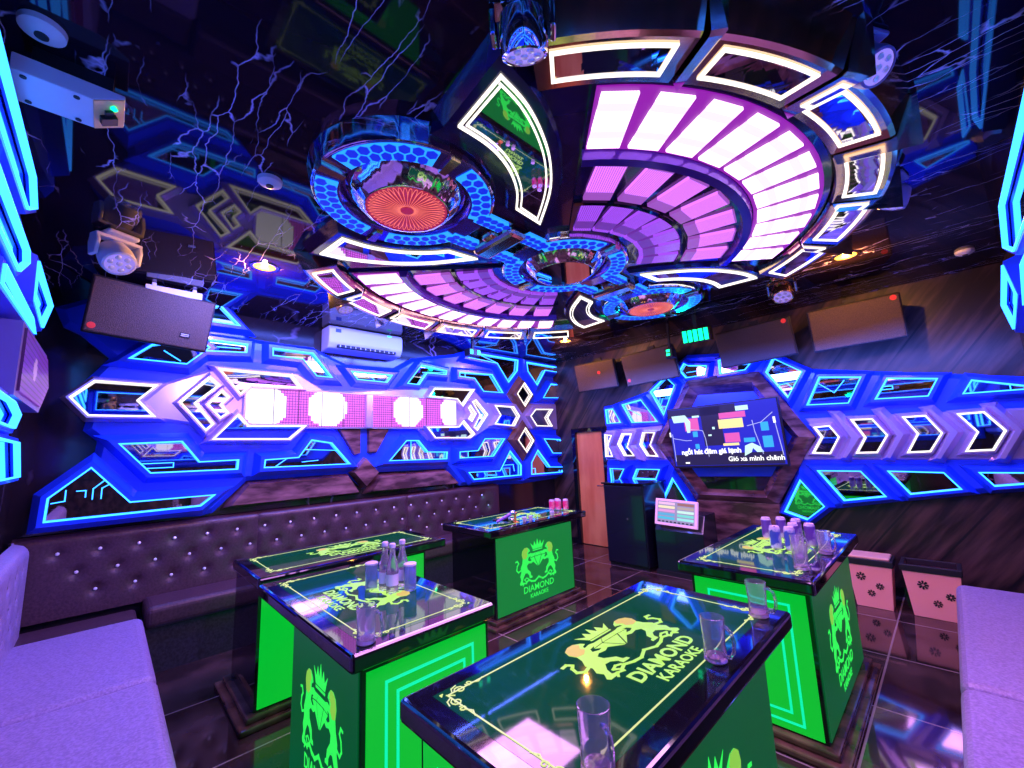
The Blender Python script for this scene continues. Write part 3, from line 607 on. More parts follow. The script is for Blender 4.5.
# ---------------------------------------------------------------- ceiling medallion
CX, CY = -1.93, 2.50
def wM(u, v, d): return (CX+u, CY+v, ZC-d)
def sec(r0, r1, a0, a1, n=10):
    return [(r1*math.cos(R(a0+(a1-a0)*i/n)), r1*math.sin(R(a0+(a1-a0)*i/n))) for i in range(n+1)] + [(r0*math.cos(R(a1-(a1-a0)*i/n)), r0*math.sin(R(a1-(a1-a0)*i/n))) for i in range(n+1)]
def smooth(P, n=5):
    out = []
    for i in range(len(P)-1):
        p0, p1, p2, p3 = P[max(i-1, 0)], P[i], P[i+1], P[min(i+2, len(P)-1)]
        for k in range(n):
            t = k/n
            out.append(tuple(.5*((2*p1[j])+(-p0[j]+p2[j])*t+(2*p0[j]-5*p1[j]+4*p2[j]-p3[j])*t*t+(-p0[j]+3*p1[j]-3*p2[j]+p3[j])*t**3) for j in (0, 1)))
    return out+[P[-1]]
SH = smooth([(.94, -1.53), (.915, -1.37), (.85, -1.20), (.745, -1.02), (.58, -.833), (.318, -.63)]) + smooth([(.341, -.863), (.47, -.985), (.575, -1.15), (.628, -1.32), (.634, -1.50)])
b = MB()
rim = []
for i in range(72):
    a = 360*i/72; rr = 1.74 if min(abs((a+180) % 360-180), abs(a-180)) < 54 else 1.62
    rim.append((rr*math.cos(R(a)), rr*math.sin(R(a))))
b.prism(rim, 0, .055, wM, caps=(False, True))
tag(b.build('medallion_plate', M['plate']), 'dark glossy base plate of the big ceiling medallion', 'ceiling ornament')
M['fan3'] = led_grid('outer_fan_led', (1, .62, 1), (1, 1, 1), 1.5, 3.2, None, (.155, .0125), ('X', 'Y'))
M['halo'] = emis('magenta_halo', (.30, .01, .42), 1)  # glowing colour stands in for the strips' magenta halo on the backing
M['fan2'] = led_grid('middle_fan_led', (.68, .16, 1), (1, 1, 1), .5, 1.5, None, (.30, .0125), ('X', 'Y'))
M['fan1'] = led_grid('inner_fan_led', (.42, .08, 1), (1, 1, 1), .35, 1.0, None, (.30, .0125), ('X', 'Y'))
for side, lab in ((0, 'bright magenta and white led fan of the ceiling medallion, television side'), (180, 'magenta and white led fan of the ceiling medallion, sofa side')):
    t = thing('led_fan', lab, 'ceiling light', (CX, CY, ZC), rz=R(side))
    gl = lambda u, v, d: (u, v, -d)
    b = MB(); b.prism(ccw(sec(.50, 1.70, -47, 47, 24)), .05, .075, gl); b.build('backing', M['plate'], t)
    b = MB(); b.prism(ccw(sec(1.31, 1.665, -46.3, 46.3, 24)), .06, .082, gl); b.build('halo_backing', M['halo'], t)
    b = MB(); b.prism(ccw(sec(1.235, 1.305, -47, 47, 24)), .075, .125, gl, top=ccw(sec(1.245, 1.295, -47, 47, 24))); b.build('arc_rail', mat('violet_rail', (.12, .04, .35), .15, .5), t)
    b = MB(); b.prism(ccw(sec(.865, .895, -47, 47, 24)), .075, .10, gl); b.build('arc_rail', M['black'], t)
    for key, r0, r1, n, pitch, hw in (('fan3', 1.33, 1.64, 11, 8.56, .078), ('fan2', .91, 1.21, 7, 13, .079), ('fan1', .57, .855, 7, 13, .068)):
        for i in range(n):
            a = (i-(n-1)/2)*pitch
            w0 = min(hw, r0*math.tan(R(pitch/2))*.88)
            b = MB(); b.prism([(r0, -w0), (r1, -hw), (r1, hw), (r0, w0)], .07, .095, lambda u, v, d: (u, v, -d))
            o = b.build('led_strip', M[key], t); o.rotation_euler = (0, 0, R(a))
    # glow of the fan as a light of its own
    lo = lamp('fan_glow', 'AREA', (CX+(1.2 if side == 0 else -1.2), CY, ZC-.16), 75, (.85, .35, 1), .7, sy=1.8); lo.name = 'fan_glow'
# outer ring of framed mirrors
posn = ['nearest the camera', 'second from the near end', 'third from the near end', 'fourth from the near end', 'fifth from the near end', 'farthest from the camera']
for side in (0, 1):
    wall = 'television side' if side == 0 else 'sofa side'
    for i in range(6):
        a = (i-2.5)*18.3
        A0 = a if side == 0 else 180-a
        t = thing('ring_light', 'lit rim frame of the medallion, %s, %s' % (wall, posn[i]), 'ceiling light', (CX, CY, ZC), rz=R(A0), group='white-lined frames round the ceiling medallion')
        gl = lambda u, v, d: (u, v, -d)
        hb, n = 8.5, 8
        b = MB(); vs = []
        for j in range(n+1):
            c_, s_ = math.cos(R(-hb+2*hb*j/n)), math.sin(R(-hb+2*hb*j/n))
            for r, d in ((2.02, 0), (1.95, .15), (1.93, .155), (1.715, .115), (1.70, .04)): vs.append((r*c_, r*s_, -d))
        fs = [(j*5+q, j*5+q+1, (j+1)*5+q+1, (j+1)*5+q) for j in range(n) for q in range(4)]+[(0, 1, 2, 3, 4), tuple(n*5+q for q in (4, 3, 2, 1, 0))]
        b.add(vs, fs); b.build('body', M['gold'], t)
        def tilt(u, v, d):
            r = math.hypot(u, v); return (u, v, -(.155-(1.93-r)*.04/.215)-d)
        po = ccw(sec(1.752, 1.905, -6.7, 6.7, 8))
        b = MB(); b.ring(po, offset(po, -.015), -.004, .008, tilt); b.build('light_line', M['white'], t)
        b = MB(); b.prism(offset(po, -.02), -.002, .003, tilt); b.build('mirror', M['mirror'], t)
    for a in (-36.6, -18.3, 0, 18.3, 36.6):
        A0 = a if side == 0 else 180-a
        b = MB(); b.add([(1.71, -.012, -.06), (1.71, .012, -.06), (1.73, 0, -.17), (2.04, -.03, 0), (2.04, .03, 0), (2.03, 0, -.235)], [(0, 1, 2), (3, 5, 4), (0, 2, 5, 3), (1, 4, 5, 2), (0, 3, 4, 1)])
        o = b.build('ring_fin', M['chrome'] if a else M['gold']); o.location = (CX, CY, ZC); o.rotation_euler = (0, 0, R(A0))
        tag(o, 'chrome fin between two rim frames of the ceiling medallion', 'ceiling ornament', 'chrome fins round the ceiling medallion')
# four curved shards
for sx, sy, lab in ((1, 1, 'curved double-lined mirror shard of the medallion, near the camera, television side'), (-1, 1, 'curved double-lined mirror shard of the medallion, near the camera, sofa side'),
                    (1, -1, 'curved double-lined mirror shard of the medallion, far end, television side'), (-1, -1, 'curved double-lined mirror shard of the medallion, far end, sofa side')):
    p = ccw([(u*sx, v*sy) for u, v in SH]); t = thing('shard_light', lab, 'ceiling light', (CX, CY, ZC), group='curved mirror shards of the ceiling medallion')
    gl = lambda u, v, d: (u, v, -d)
    b = MB(); b.prism(offset(p, .085), 0, .085, gl, top=offset(p, .05), caps=(False, True)); b.build('body', M['plate'], t)
    b = MB(); b.prism(offset(p, -.005), .08, .088, gl); b.build('mirror', M['mirror'], t)
    b = MB(); b.ring(offset(p, .004), offset(p, -.007), .084, .096, gl); b.ring(offset(p, -.022), offset(p, -.031), .084, .092, gl); b.build('light_line', M['white'], t)
# three discs
def petals(parent, r0, r1, n, d):
    b = MB()
    for k in range(n):
        a = 2*PI*k/n
        po, pi_ = [], []
        for j in range(12):
            th = 2*PI*j/12
            for lst, s in ((po, 1.0), (pi_, .72)):
                rr = (r0+r1)/2+(r1-r0)/2*math.cos(th)*(1 if s == 1 else .95); tt = math.sin(th)*(.0125*s)*(rr/r1+.25)
                lst.append((rr*math.cos(a)-tt*math.sin(a), rr*math.sin(a)+tt*math.cos(a)))
        b.ring(po, pi_, d, d+.002, lambda u, v, dd: (u, v, -dd))
    return b.build('petal_pattern', emis('lens_petals', (1, .20, .16), 1.0), parent)
M['lensred'] = emis('lens_red', (.38, .008, .05), 1.0)
M['hexblue'] = emis('hex_blue', (.002, .02, .80), 1.0)
def disc(y, kind, arms, lab):
    t = thing('disc_light', lab, 'ceiling light', (CX, CY+y, ZC), group=None)
    b = MB(); b.flute([(.512, 0), (.494, -.085), (.49, -.10), (.478, -.105)]); b.build('outer_rim', M['chrome'], t, smooth=True)
    b = MB(); b.lathe([(.485, -.104), (.355, -.104), (.345, -.09), (.335, -.05), (.325, -.05)], 72); b.build('ring_face', mat('violet_chrome', (.22, .10, .42), .12, .8), t, smooth=True)
    b = MB(); b.flute([(.325, -.045), (.325, -.06), (.235, -.150), (.222, -.152), (.222, -.146)], 110); b.build('inner_cone', M['chrome'], t, smooth=True)
    if kind == 'red':
        b = MB(); b.lathe([(0, -.148), (.222, -.148)], 60); b.lathe([(0, -.153), (.034, -.153), (.034, -.148)], 24); ln = b.build('lens', M['lensred'], t)
        petals(ln, .036, .212, 44, .1485)
    else:
        b = MB(); b.lathe([(0, -.148), (.222, -.148)], 60); b.build('lens', M['mirror'], t)
    arcs = [(-76, -11), (-173, -99), (107, 168), (12, 73)] if arms == 1 else [(11, 76), (99, 173), (-168, -107), (-73, -12)] if arms == -1 else [(-73, -12), (-168, -107), (107, 168), (12, 73)]
    gl = lambda u, v, d: (u, v, -d)
    for a0, a1 in arcs:
        b = MB(); b.prism(ccw(sec(.365, .472, a0, a1, 14)), .10, .112, gl); pl = b.build('honeycomb_light', M['cyan2'], t)
        b = MB(); n = int((R(a1)-R(a0))*.42/.058)
        for row, rr in enumerate((.391, .444)):
            for j in range(n+1):
                aa = R(a0)+(j+.5*(row))/n*(R(a1)-R(a0)) if n else R(a0)
                if not (R(a0)+.05 < aa < R(a1)-.05): continue
                h = []
                for q in range(6):
                    s_, r_ = .0285*math.sin(PI/3*q), rr+.0295*math.cos(PI/3*q); an = aa+s_/.42
                    h.append((r_*math.cos(an), r_*math.sin(an)))
                b.prism(ccw(h), .112, .1135, gl)
        b.build('hexagon_cells', M['hexblue'], pl)
    for s in ((1,) if arms == 1 else (-1,) if arms == -1 else (1, -1)):
        for x in (-1, 1):
            p = ccw([(x*.095, s*.40), (x*.20, s*.40), (x*.20, s*.60), (x*.095, s*.60)])
            b = MB(); b.prism(offset(p, .02), 0, .098, gl); b.build('arm', M['chrome'], t)
            b = MB(); b.prism(p, .098, .112, gl); pl = b.build('honeycomb_light', M['cyan2'], t)
            b = MB()
            for i in range(4):
                for j in range(2):
                    cx_, cy_ = x*(.122+.052*j), s*(.43+.05*i+.02*j)
                    b.prism(ccw([(cx_+.0265*math.cos(PI/3*q), cy_+.0265*math.sin(PI/3*q)) for q in range(6)]), .112, .1135, gl)
            b.build('hexagon_cells', M['hexblue'], pl)
    # chrome blocks in the gaps between the honeycomb arcs
    for a in ((-87, -2, 178) if arms == 1 else (87, 2, 182) if arms == -1 else (0, 180)):
        b = MB(); b.prism(ccw(sec(.345, .50, a-5, a+5, 3)), .06, .128, gl, top=ccw(sec(.36, .485, a-3, a+3, 3))); b.build('gap_block', M['gold'], t)
M['cyan2'] = emis('honeycomb_blue', (.015, .25, 1), 1.7)
disc(-1.39, 'red', 1, 'nearest round disc light of the medallion with a red petal lens')
disc(0, 'mirror', 0, 'middle round disc light of the medallion with a plain mirror lens')
disc(1.39, 'red', -1, 'farthest round disc light of the medallion with a red petal lens')
for s, lab in ((-1, 'chrome link block between the nearest and middle disc lights'), (1, 'chrome link block between the middle and farthest disc lights')):
    b = MB(); b.box((CX-.20, CY+s*.695-.075, ZC-.15), (CX+.20, CY+s*.695+.075, ZC)); b.box((CX-.06, CY+s*.695-.12, ZC-.12), (CX+.06, CY+s*.695+.12, ZC))
    tag(b.build('link_block', M['gold'], bevel=.03), lab, 'ceiling ornament', 'chrome links of the ceiling medallion')

# ---------------------------------------------------------------- ceiling fixtures
for (x, y), lab, e in (((-3.54, .78), 'glowing amber downlight in the ceiling above the sofa corner', 1), ((-.40, 4.38), 'glowing amber downlight in the ceiling before the right loudspeakers', 1), ((-3.63, 4.62), 'glowing amber downlight in the ceiling near the room corner', 1)):
    t = thing('downlight', lab, 'ceiling light', (x, y, ZC))
    b = MB(); b.lathe([(.085, 0), (.098, -.002), (.095, -.006), (.080, -.006), (.074, 0)], 28); b.build('trim_ring', M['gold'], t, smooth=True)
    b = MB(); b.lathe([(0, -.012), (.05, -.009), (.074, -.002)], 20); b.build('bulb', M['amber'], t, smooth=True)
    lamp('downlight_beam', 'POINT', (x, y, ZC-.035), 40, (1, .40, .07), .02)
for x, y, lab in ((-2.354, .523, 'round white detector on the ceiling near the hanging moving head'), (.30, 5.10, 'round pale detector on the ceiling above the right end of the television wall'), (-1.95, -.27, 'round white detector on the ceiling at the left edge of the view')):
    t = thing('smoke_detector', lab, 'detector', (x, y, ZC))
    b = MB(); b.lathe([(.06, 0), (.058, -.02), (.035, -.034), (0, -.036)], 28); b.build('cover', M['white_p'], t, smooth=True)
    b = MB(); b.lathe([(.018, -.034), (.018, -.04), (0, -.04)], 16); b.build('sensor', M['blackm'], t)

def moving_head(loc, rz, tilt, scale, lab, m='blackm', lens=None, group='moving head lights on the ceiling'):
    t = thing('moving_head', lab, 'stage light', loc, rz=rz, group=group); t.scale = (scale,)*3
    b = MB(); b.box((-.075, -.075, -.025), (.075, .075, 0)); b.build('base', M[m], t, bevel=.012)
    b = MB()
    for s in (-1, 1):
        q = [(-.03, -.03), (.03, -.03), (.045, -.08), (.03, -.155), (-.03, -.155), (-.045, -.08)]
        b.prism(ccw(q), s*.088, s*.108, lambda u, v, d: (d, u, v))
    b.box((-.108, -.035, -.045), (.108, .035, -.025)); b.build('yoke', M[m], t, bevel=.006)
    H = Matrix.Translation((0, 0, -.125)) @ Matrix.Rotation(tilt, 4, 'X')
    b = MB(); b.lathe([(0, .07), (.045, .066), (.072, .045), (.08, 0), (.082, -.05), (.076, -.075), (.066, -.078)], 28, M=H); hd = b.build('head', M[m], t, smooth=True)
    b = MB(); b.lathe([(.067, -.072), (.04, -.074), (0, -.074)], 28, M=H); ln = b.build('lens', lens or M['lens'], hd)
    b = MB()
    for k in range(7):
        a = PI/3*k; rr = 0 if k == 6 else .042
        b.lathe([(.014, -.074), (.012, -.08), (0, -.081)], 12, M=H @ Matrix.Translation((rr*math.cos(a), rr*math.sin(a), 0)))
    b.build('lens_cell', M['crystal'], hd, smooth=True)
    return t
M['lens'] = mat('lens_violet', (.35, .3, .6), .1, 0, (.5, .35, 1), .5)
moving_head((-3.60, -.06, ZC), R(-65), R(40), 1.15, 'white moving head light hanging above the loudspeaker of the sofa wall', 'white_p')
moving_head((-.79, .885, ZC), R(40), R(25), 1.0, 'moving head light hanging beside the near end of the medallion rim', 'chrome')
moving_head((-.03, 1.97, ZC), R(60), R(-40), .85, 'dark moving head light right of the medallion, nearer one', 'purplegrey')
moving_head((-.03, 3.23, ZC), R(80), R(25), .9, 'dark moving head light right of the medallion, farther one', 'purplegrey')
moving_head((-.90, 4.45, ZC), R(10), R(-30), 1.1, 'moving head light finished in gold for the gold light on it, above the right loudspeakers', 'gold')  # gold light falling on this head put into its copper finish
moving_head((-3.66, 1.46, ZC), R(-80), R(20), .95, 'dark moving head light in front of the white air conditioner', 'purplegrey')
t = thing('wall_light_head', 'pale round stage light at the right edge under the ceiling', 'stage light', (.47, 4.40, 2.46))
b = MB(); b.lathe([(0, .05), (.05, .045), (.065, 0), (.06, -.05), (.04, -.055)], 24, M=Matrix.Rotation(R(60), 4, 'X')); b.build('head', M['white_p'], t, smooth=True)
b = MB(); b.tube([(.0, 0, 0), (.08, 0, .03)], .012); b.build('bracket', M['white_p'], t)
# boxed laser in the upper left corner
t = thing('laser_projector', 'pale box projector with a green lit sand-coloured front plate, upper left', 'stage light', (-2.128, -.142, 2.95))
b = MB(); b.prism(ccw([(-.20, 0), (0, 0), (.088, .052), (.088, .065), (-.20, .065)]), -.093, .093, lambda u, v, d: (d, u, v)); b.build('housing', M['white_p'], t, bevel=.004)
pf = lambda u, v, d: (u, v*.861+d*.509, v*.509-d*.861)
b = MB(); b.prism([(-.09, .003), (.09, .003), (.09, .098), (-.09, .098)], .0, .004, pf); fp = b.build('front_plate', mat('sand_plate', (.9, .55, .25), .5), t)
b = MB(); b.prism([(-.045, .02), (.0, .02), (.0, .07), (-.045, .07)], .003, .022, pf); b.prism([(0, .035), (.03, .035), (.03, .06), (0, .06)], .003, .014, pf); b.build('aperture', M['blackm'], fp)
b = MB(); b.lathe([(0, .014), (.012, .007), (.014, 0)], 14, M=Matrix.Translation(pf(.045, .065, .004)) @ Matrix.Rotation(R(150), 4, 'X')); b.build('indicator', M['laser'], fp, smooth=True)
b = MB(); b.box((-.06, -.16, .065), (.06, .05, .14)); b.build('mount', M['blackm'], t)
for y in (-.17, -.04):
    for x in (-.07, .07):
        b = MB(); b.lathe([(.009, .001), (.009, -.004), (0, -.004)], 10, M=Matrix.Translation((x, y, 0))); b.build('screw', M['blackm'], t)
# green laser bar on the television wall
t = thing('laser_bar', 'green glowing laser bar between the loudspeakers of the television wall', 'stage light', (-1.93, 4.95, 2.84), rot=(R(12), 0, R(8)))
b = MB(); b.box((-.16, 0, -.085), (.16, .16, .085)); b.build('housing', M['blackm'], t, bevel=.008)
for k in range(5):
    b = MB(); b.box((-.145+.06*k, -.004, -.07), (-.10+.06*k, .0, .07)); b.build('emitter', M['laser'], t)
b = MB(); b.box((-.02, .04, .08), (.02, .10, ZC-2.84)); b.build('hanger', M['blackm'], t)
aim(lamp('laser_light', 'SPOT', (-2.05, 4.90, 2.80), 16, (0, 1, .3), .05, spot=110), (-2.3, 3.5, 2.9))
for tg, e in (((-4.80, .58, .93), 60), ((-4.75, 4.1, .9), 40)): aim(lamp('laser_beam', 'SPOT', (-2.05, 4.86, 2.74), e*4, (0, 1, .15), .01, spot=2.6 if e > 50 else 5), tg)
t = thing('laser_projector', 'small black projector with two green apertures beside the dark loudspeaker', 'stage light', (-2.30, 4.98, 2.70))
b = MB(); b.box((-.05, 0, -.06), (.05, .12, .06)); b.build('housing', M['blackm'], t, bevel=.006)
b = MB()
for z in (.028, -.02): b.box((-.022, -.006, z-.015), (.022, .001, z+.015))
b.build('aperture', M['laser'], t)
b = MB(); b.box((-.012, .04, .06), (.012, .07, ZC-2.70)); b.build('hanger', M['blackm'], t)
t = thing('laser_projector', 'black projector with green apertures over the blue panels of the sofa wall', 'stage light', (-4.42, 3.55, 2.93))
b = MB(); b.box((-.06, -.10, -.05), (.06, .10, .05)); b.build('housing', M['blackm'], t, bevel=.006)
b = MB()
for y in (-.085, .04): b.box((.06, y, -.03), (.064, y+.045, .03))
b.build('aperture', M['laser'], t)
b = MB(); b.box((-.015, -.015, .05), (.015, .015, ZC-2.93)); b.build('hanger', M['blackm'], t)
# pale bar lamp above the left loudspeaker
b = MB(); b.box((-4.46, .12, 3.0), (-4.38, .50, 3.06)); b.box((-4.44, .16, 3.06), (-4.40, .19, ZC)); b.box((-4.44, .43, 3.06), (-4.40, .46, ZC))
tag(b.build('bar_fixture', M['white_p'], bevel=.006), 'pale narrow bar fixture on the ceiling above the sofa-wall loudspeaker', 'ceiling fixture')

# ---------------------------------------------------------------- loudspeakers
def speaker(loc, rot, w_, h_, d_, lab, group=None, badge=(.42, -.36), m='grille'):
    t = thing('loudspeaker', lab, 'loudspeaker', loc, rot=rot, group=group)
    b = MB(); x, z = w_/2, h_/2
    vs = [(-x, 0, -z), (x, 0, -z), (x, 0, z), (-x, 0, z), (-x*.72, d_, -z*.86), (x*.72, d_, -z*.86), (x*.72, d_, z*.86), (-x*.72, d_, z*.86)]
    b.add(vs, [(0, 1, 2, 3), (4, 7, 6, 5), (0, 4, 5, 1), (1, 5, 6, 2), (2, 6, 7, 3), (3, 7, 4, 0)]); b.build('cabinet', M['blackm'], t, bevel=.012)
    b = MB(); b.box((-x+.015, -.018, -z+.015), (x-.015, .002, z-.015)); b.build('grille', M[m], t, bevel=.012)
    b = MB(); b.lathe([(.026, 0), (.024, -.004), (0, -.005)], 20, M=Matrix.Translation((badge[0]*w_, -.017, badge[1]*h_)) @ Matrix.Rotation(R(-90), 4, 'X')); b.build('badge', M['red'], t, smooth=True)
    b = MB(); b.box((-.05, d_*.6, z*.8), (.05, d_*.72, z+.04)); b.build('bracket', M['blackm'], t)
    return t
s = speaker((-4.44, .19, 2.81), (R(14), R(5), R(90)), .80, .46, .34, 'big brown-grilled loudspeaker hung on the long sofa wall at the left', badge=(-.43, -.36))
b = MB(); b.box((.19, -.022, -.13), (.26, -.017, -.09)); b.build('maker_plate', M['blackm'], s)
b = MB()
for z in (-.104, -.118): b.box((.198, -.024, z), (.252, -.021, z+.007))
b.build('plate_lettering', M['white_p'], s)
SG = 'loudspeakers in the row above the television wall'
speaker((-3.62, 5.30, 2.64), (R(14), R(-2), R(12)), .66, .44, .34, 'lit brown loudspeaker nearest the room corner, above the orange door', SG, badge=(.1, .1))
speaker((-2.74, 5.30, 2.64), (R(14), R(-2), R(-2)), .80, .46, .28, 'dark loudspeaker second from the room corner, left of the green laser', SG, badge=(-.42, -.30))
speaker((-1.42, 5.30, 2.68), (R(14), R(-2), R(0)), .80, .44, .28, 'dark loudspeaker right of the green laser bar', SG, badge=(.42, .40), m='grille_d')
speaker((-.50, 5.26, 2.68), (R(12), R(-2), R(8)), .74, .44, .34, 'lit brown loudspeaker farthest right above the chevrons', SG, badge=(.42, .40))
M['purplegrey'] = M['blackm']
# ---------------------------------------------------------------- air conditioner
t = thing('air_conditioner', 'white wall air conditioner high on the sofa wall under the medallion', 'air conditioner', (XA, 2.17, 2.80))
b = MB(); q = [(0, 0), (.20, .02), (.25, .08), (.26, .24), (.22, .28), (0, .28)]
b.prism([(u, v) for u, v in q], -.46, .46, lambda u, v, d: (u, d, v)); b.build('body', M['white_p'], t, bevel=.015)
b = MB(); b.box((.215, -.36, .028), (.262, .36, .058)); b.build('outlet', M['blackm'], t)
b = MB()
for k in range(12): b.box((.222, -.34+.06*k, .03), (.264, -.33+.06*k, .056))
b.build('vane', M['white_p'], t)
b = MB(); b.box((.258, -.39, .20), (.263, -.33, .24)); b.build('energy_label', mat('label_blue', (.1, .15, .5), .4), t)
b = MB(); b.box((.24, .25, .245), (.262, .30, .252)); b.build('display_light', M['laser'], t)
for k in range(1): pass

# ---------------------------------------------------------------- crest (lions, gem, crown, ribbon) drawn as flat shapes
LION = [(-.38,1.56),(-.42,1.66),(-.52,1.76),(-.64,1.76),(-.75,1.66),(-.79,1.48),(-.75,1.28),(-.78,1.08),(-.86,.88),(-.84,.68),(-.90,.50),(-.86,.34),(-.93,.18),(-.90,.10),(-.72,.10),(-.70,.17),(-.79,.22),(-.75,.40),(-.65,.58),(-.55,.56),(-.47,.44),(-.46,.30),(-.31,.30),(-.32,.38),(-.38,.41),(-.40,.58),(-.54,.76),(-.56,.92),(-.47,1.0),(-.34,.96),(-.22,1.04),(-.26,1.12),(-.40,1.08),(-.50,1.15),(-.46,1.28),(-.33,1.32),(-.27,1.42),(-.36,1.46),(-.48,1.42),(-.47,1.50)]
MANE = [(-.47,1.62),(-.52,1.76),(-.64,1.76),(-.75,1.66),(-.79,1.48),(-.75,1.28),(-.62,1.24),(-.52,1.36),(-.54,1.50)]
TAIL = [(-.85,.78),(-.97,.72),(-1.05,.84),(-1.02,1.02),(-.95,1.12),(-1.0,1.24),(-1.08,1.22)]
CROWN = [(-.24,1.60),(.24,1.60),(.36,1.93),(.21,1.76),(.15,1.98),(.07,1.76),(0,2.08),(-.07,1.76),(-.15,1.98),(-.21,1.76),(-.36,1.93)]
GEM = [[(-.27,1.42),(-.09,1.42),(-.19,1.27),(-.40,1.24)],[(-.08,1.42),(.08,1.42),(.17,1.27),(-.17,1.27)],[(.09,1.42),(.27,1.42),(.40,1.24),(.19,1.27)],[(-.40,1.21),(-.20,1.24),(-.03,.76)],[(-.17,1.24),(.17,1.24),(0,.76)],[(.40,1.21),(.20,1.24),(.03,.76)]]
RIB = [(-.62,.16),(-.50,.24),(-.36,.14),(-.2,.10),(0,.24),(.2,.10),(.36,.14),(.50,.24),(.62,.16)]
def crest(parent, place, sx, sy, mats, d=.0012):
    """place(u, v, d) -> local point; one mesh, body / mane / ornament materials"""
    b = MB()
    for s in (-1, 1):
        S = lambda P: ccw([(x*s*-1*sx if s == 1 else x*sx, y*sy) for x, y in P])
        b.prism(S(LION), 0, d, place, mi=0); b.prism(S(MANE), d, d*1.6, place, mi=1)
        b.strip([(x*(-s if s == 1 else 1)*sx, y*sy) for x, y in TAIL], .045*sx, 0, d, place)
    b.prism(ccw([(x*sx, y*sy) for x, y in CROWN]), 0, d, place)
    b.prism(ccw([(x*sx, y*sy) for x, y in [(-.24,1.52),(.24,1.52),(.25,1.57),(-.25,1.57)]]), 0, d, place)
    for G in GEM: b.prism(ccw([(x*sx, y*sy) for x, y in G]), 0, d, place)
    b.strip([(x*sx, y*sy) for x, y in RIB], .085*sy, 0, d, place)
    for s in (-1, 1):
        for q in ([(.52,.30),(.60,.36),(.70,.30),(.64,.22)], [(.62,.10),(.72,.16),(.78,.06)]):
            b.strip([(x*s*sx, y*sy) for x, y in q], .035*sx, 0, d, place)
    return b.build('crest', mats, parent)
LB_COL = {'y': ('crest_y', 'crest_o'), 'g': ('crest_g', 'crest_go')}
def scroll(b, x, y, sx, sy, s, place, d):
    """filigree corner: a curl and a leaf along each of the two edges"""
    def sp(cx, cy, r, a0, turns, n=12): return [(cx+r*(1-.75*i/n)*math.cos(a0+2*PI*turns*i/n), cy+r*(1-.75*i/n)*math.sin(a0+2*PI*turns*i/n)) for i in range(n+1)]
    for P in (sp(.048, .004, .019, R(200), 1.2), sp(.088, -.006, .013, R(180), -1.1), [(.10, 0), (.118, .010), (.14, 0)], [(.02, 0), (.03, -.018), (.05, -.024)], [(0, 0), (.018, .018)], [(-.014, -.014), (-.006, -.014), (-.014, -.006), (-.014, -.014)]):
        b.strip([(x+sx*u*s, y+sy*v*s) for u, v in P], .0035, 0, d, place); b.strip([(x+sx*v*s, y+sy*u*s) for u, v in P], .0035, 0, d, place)

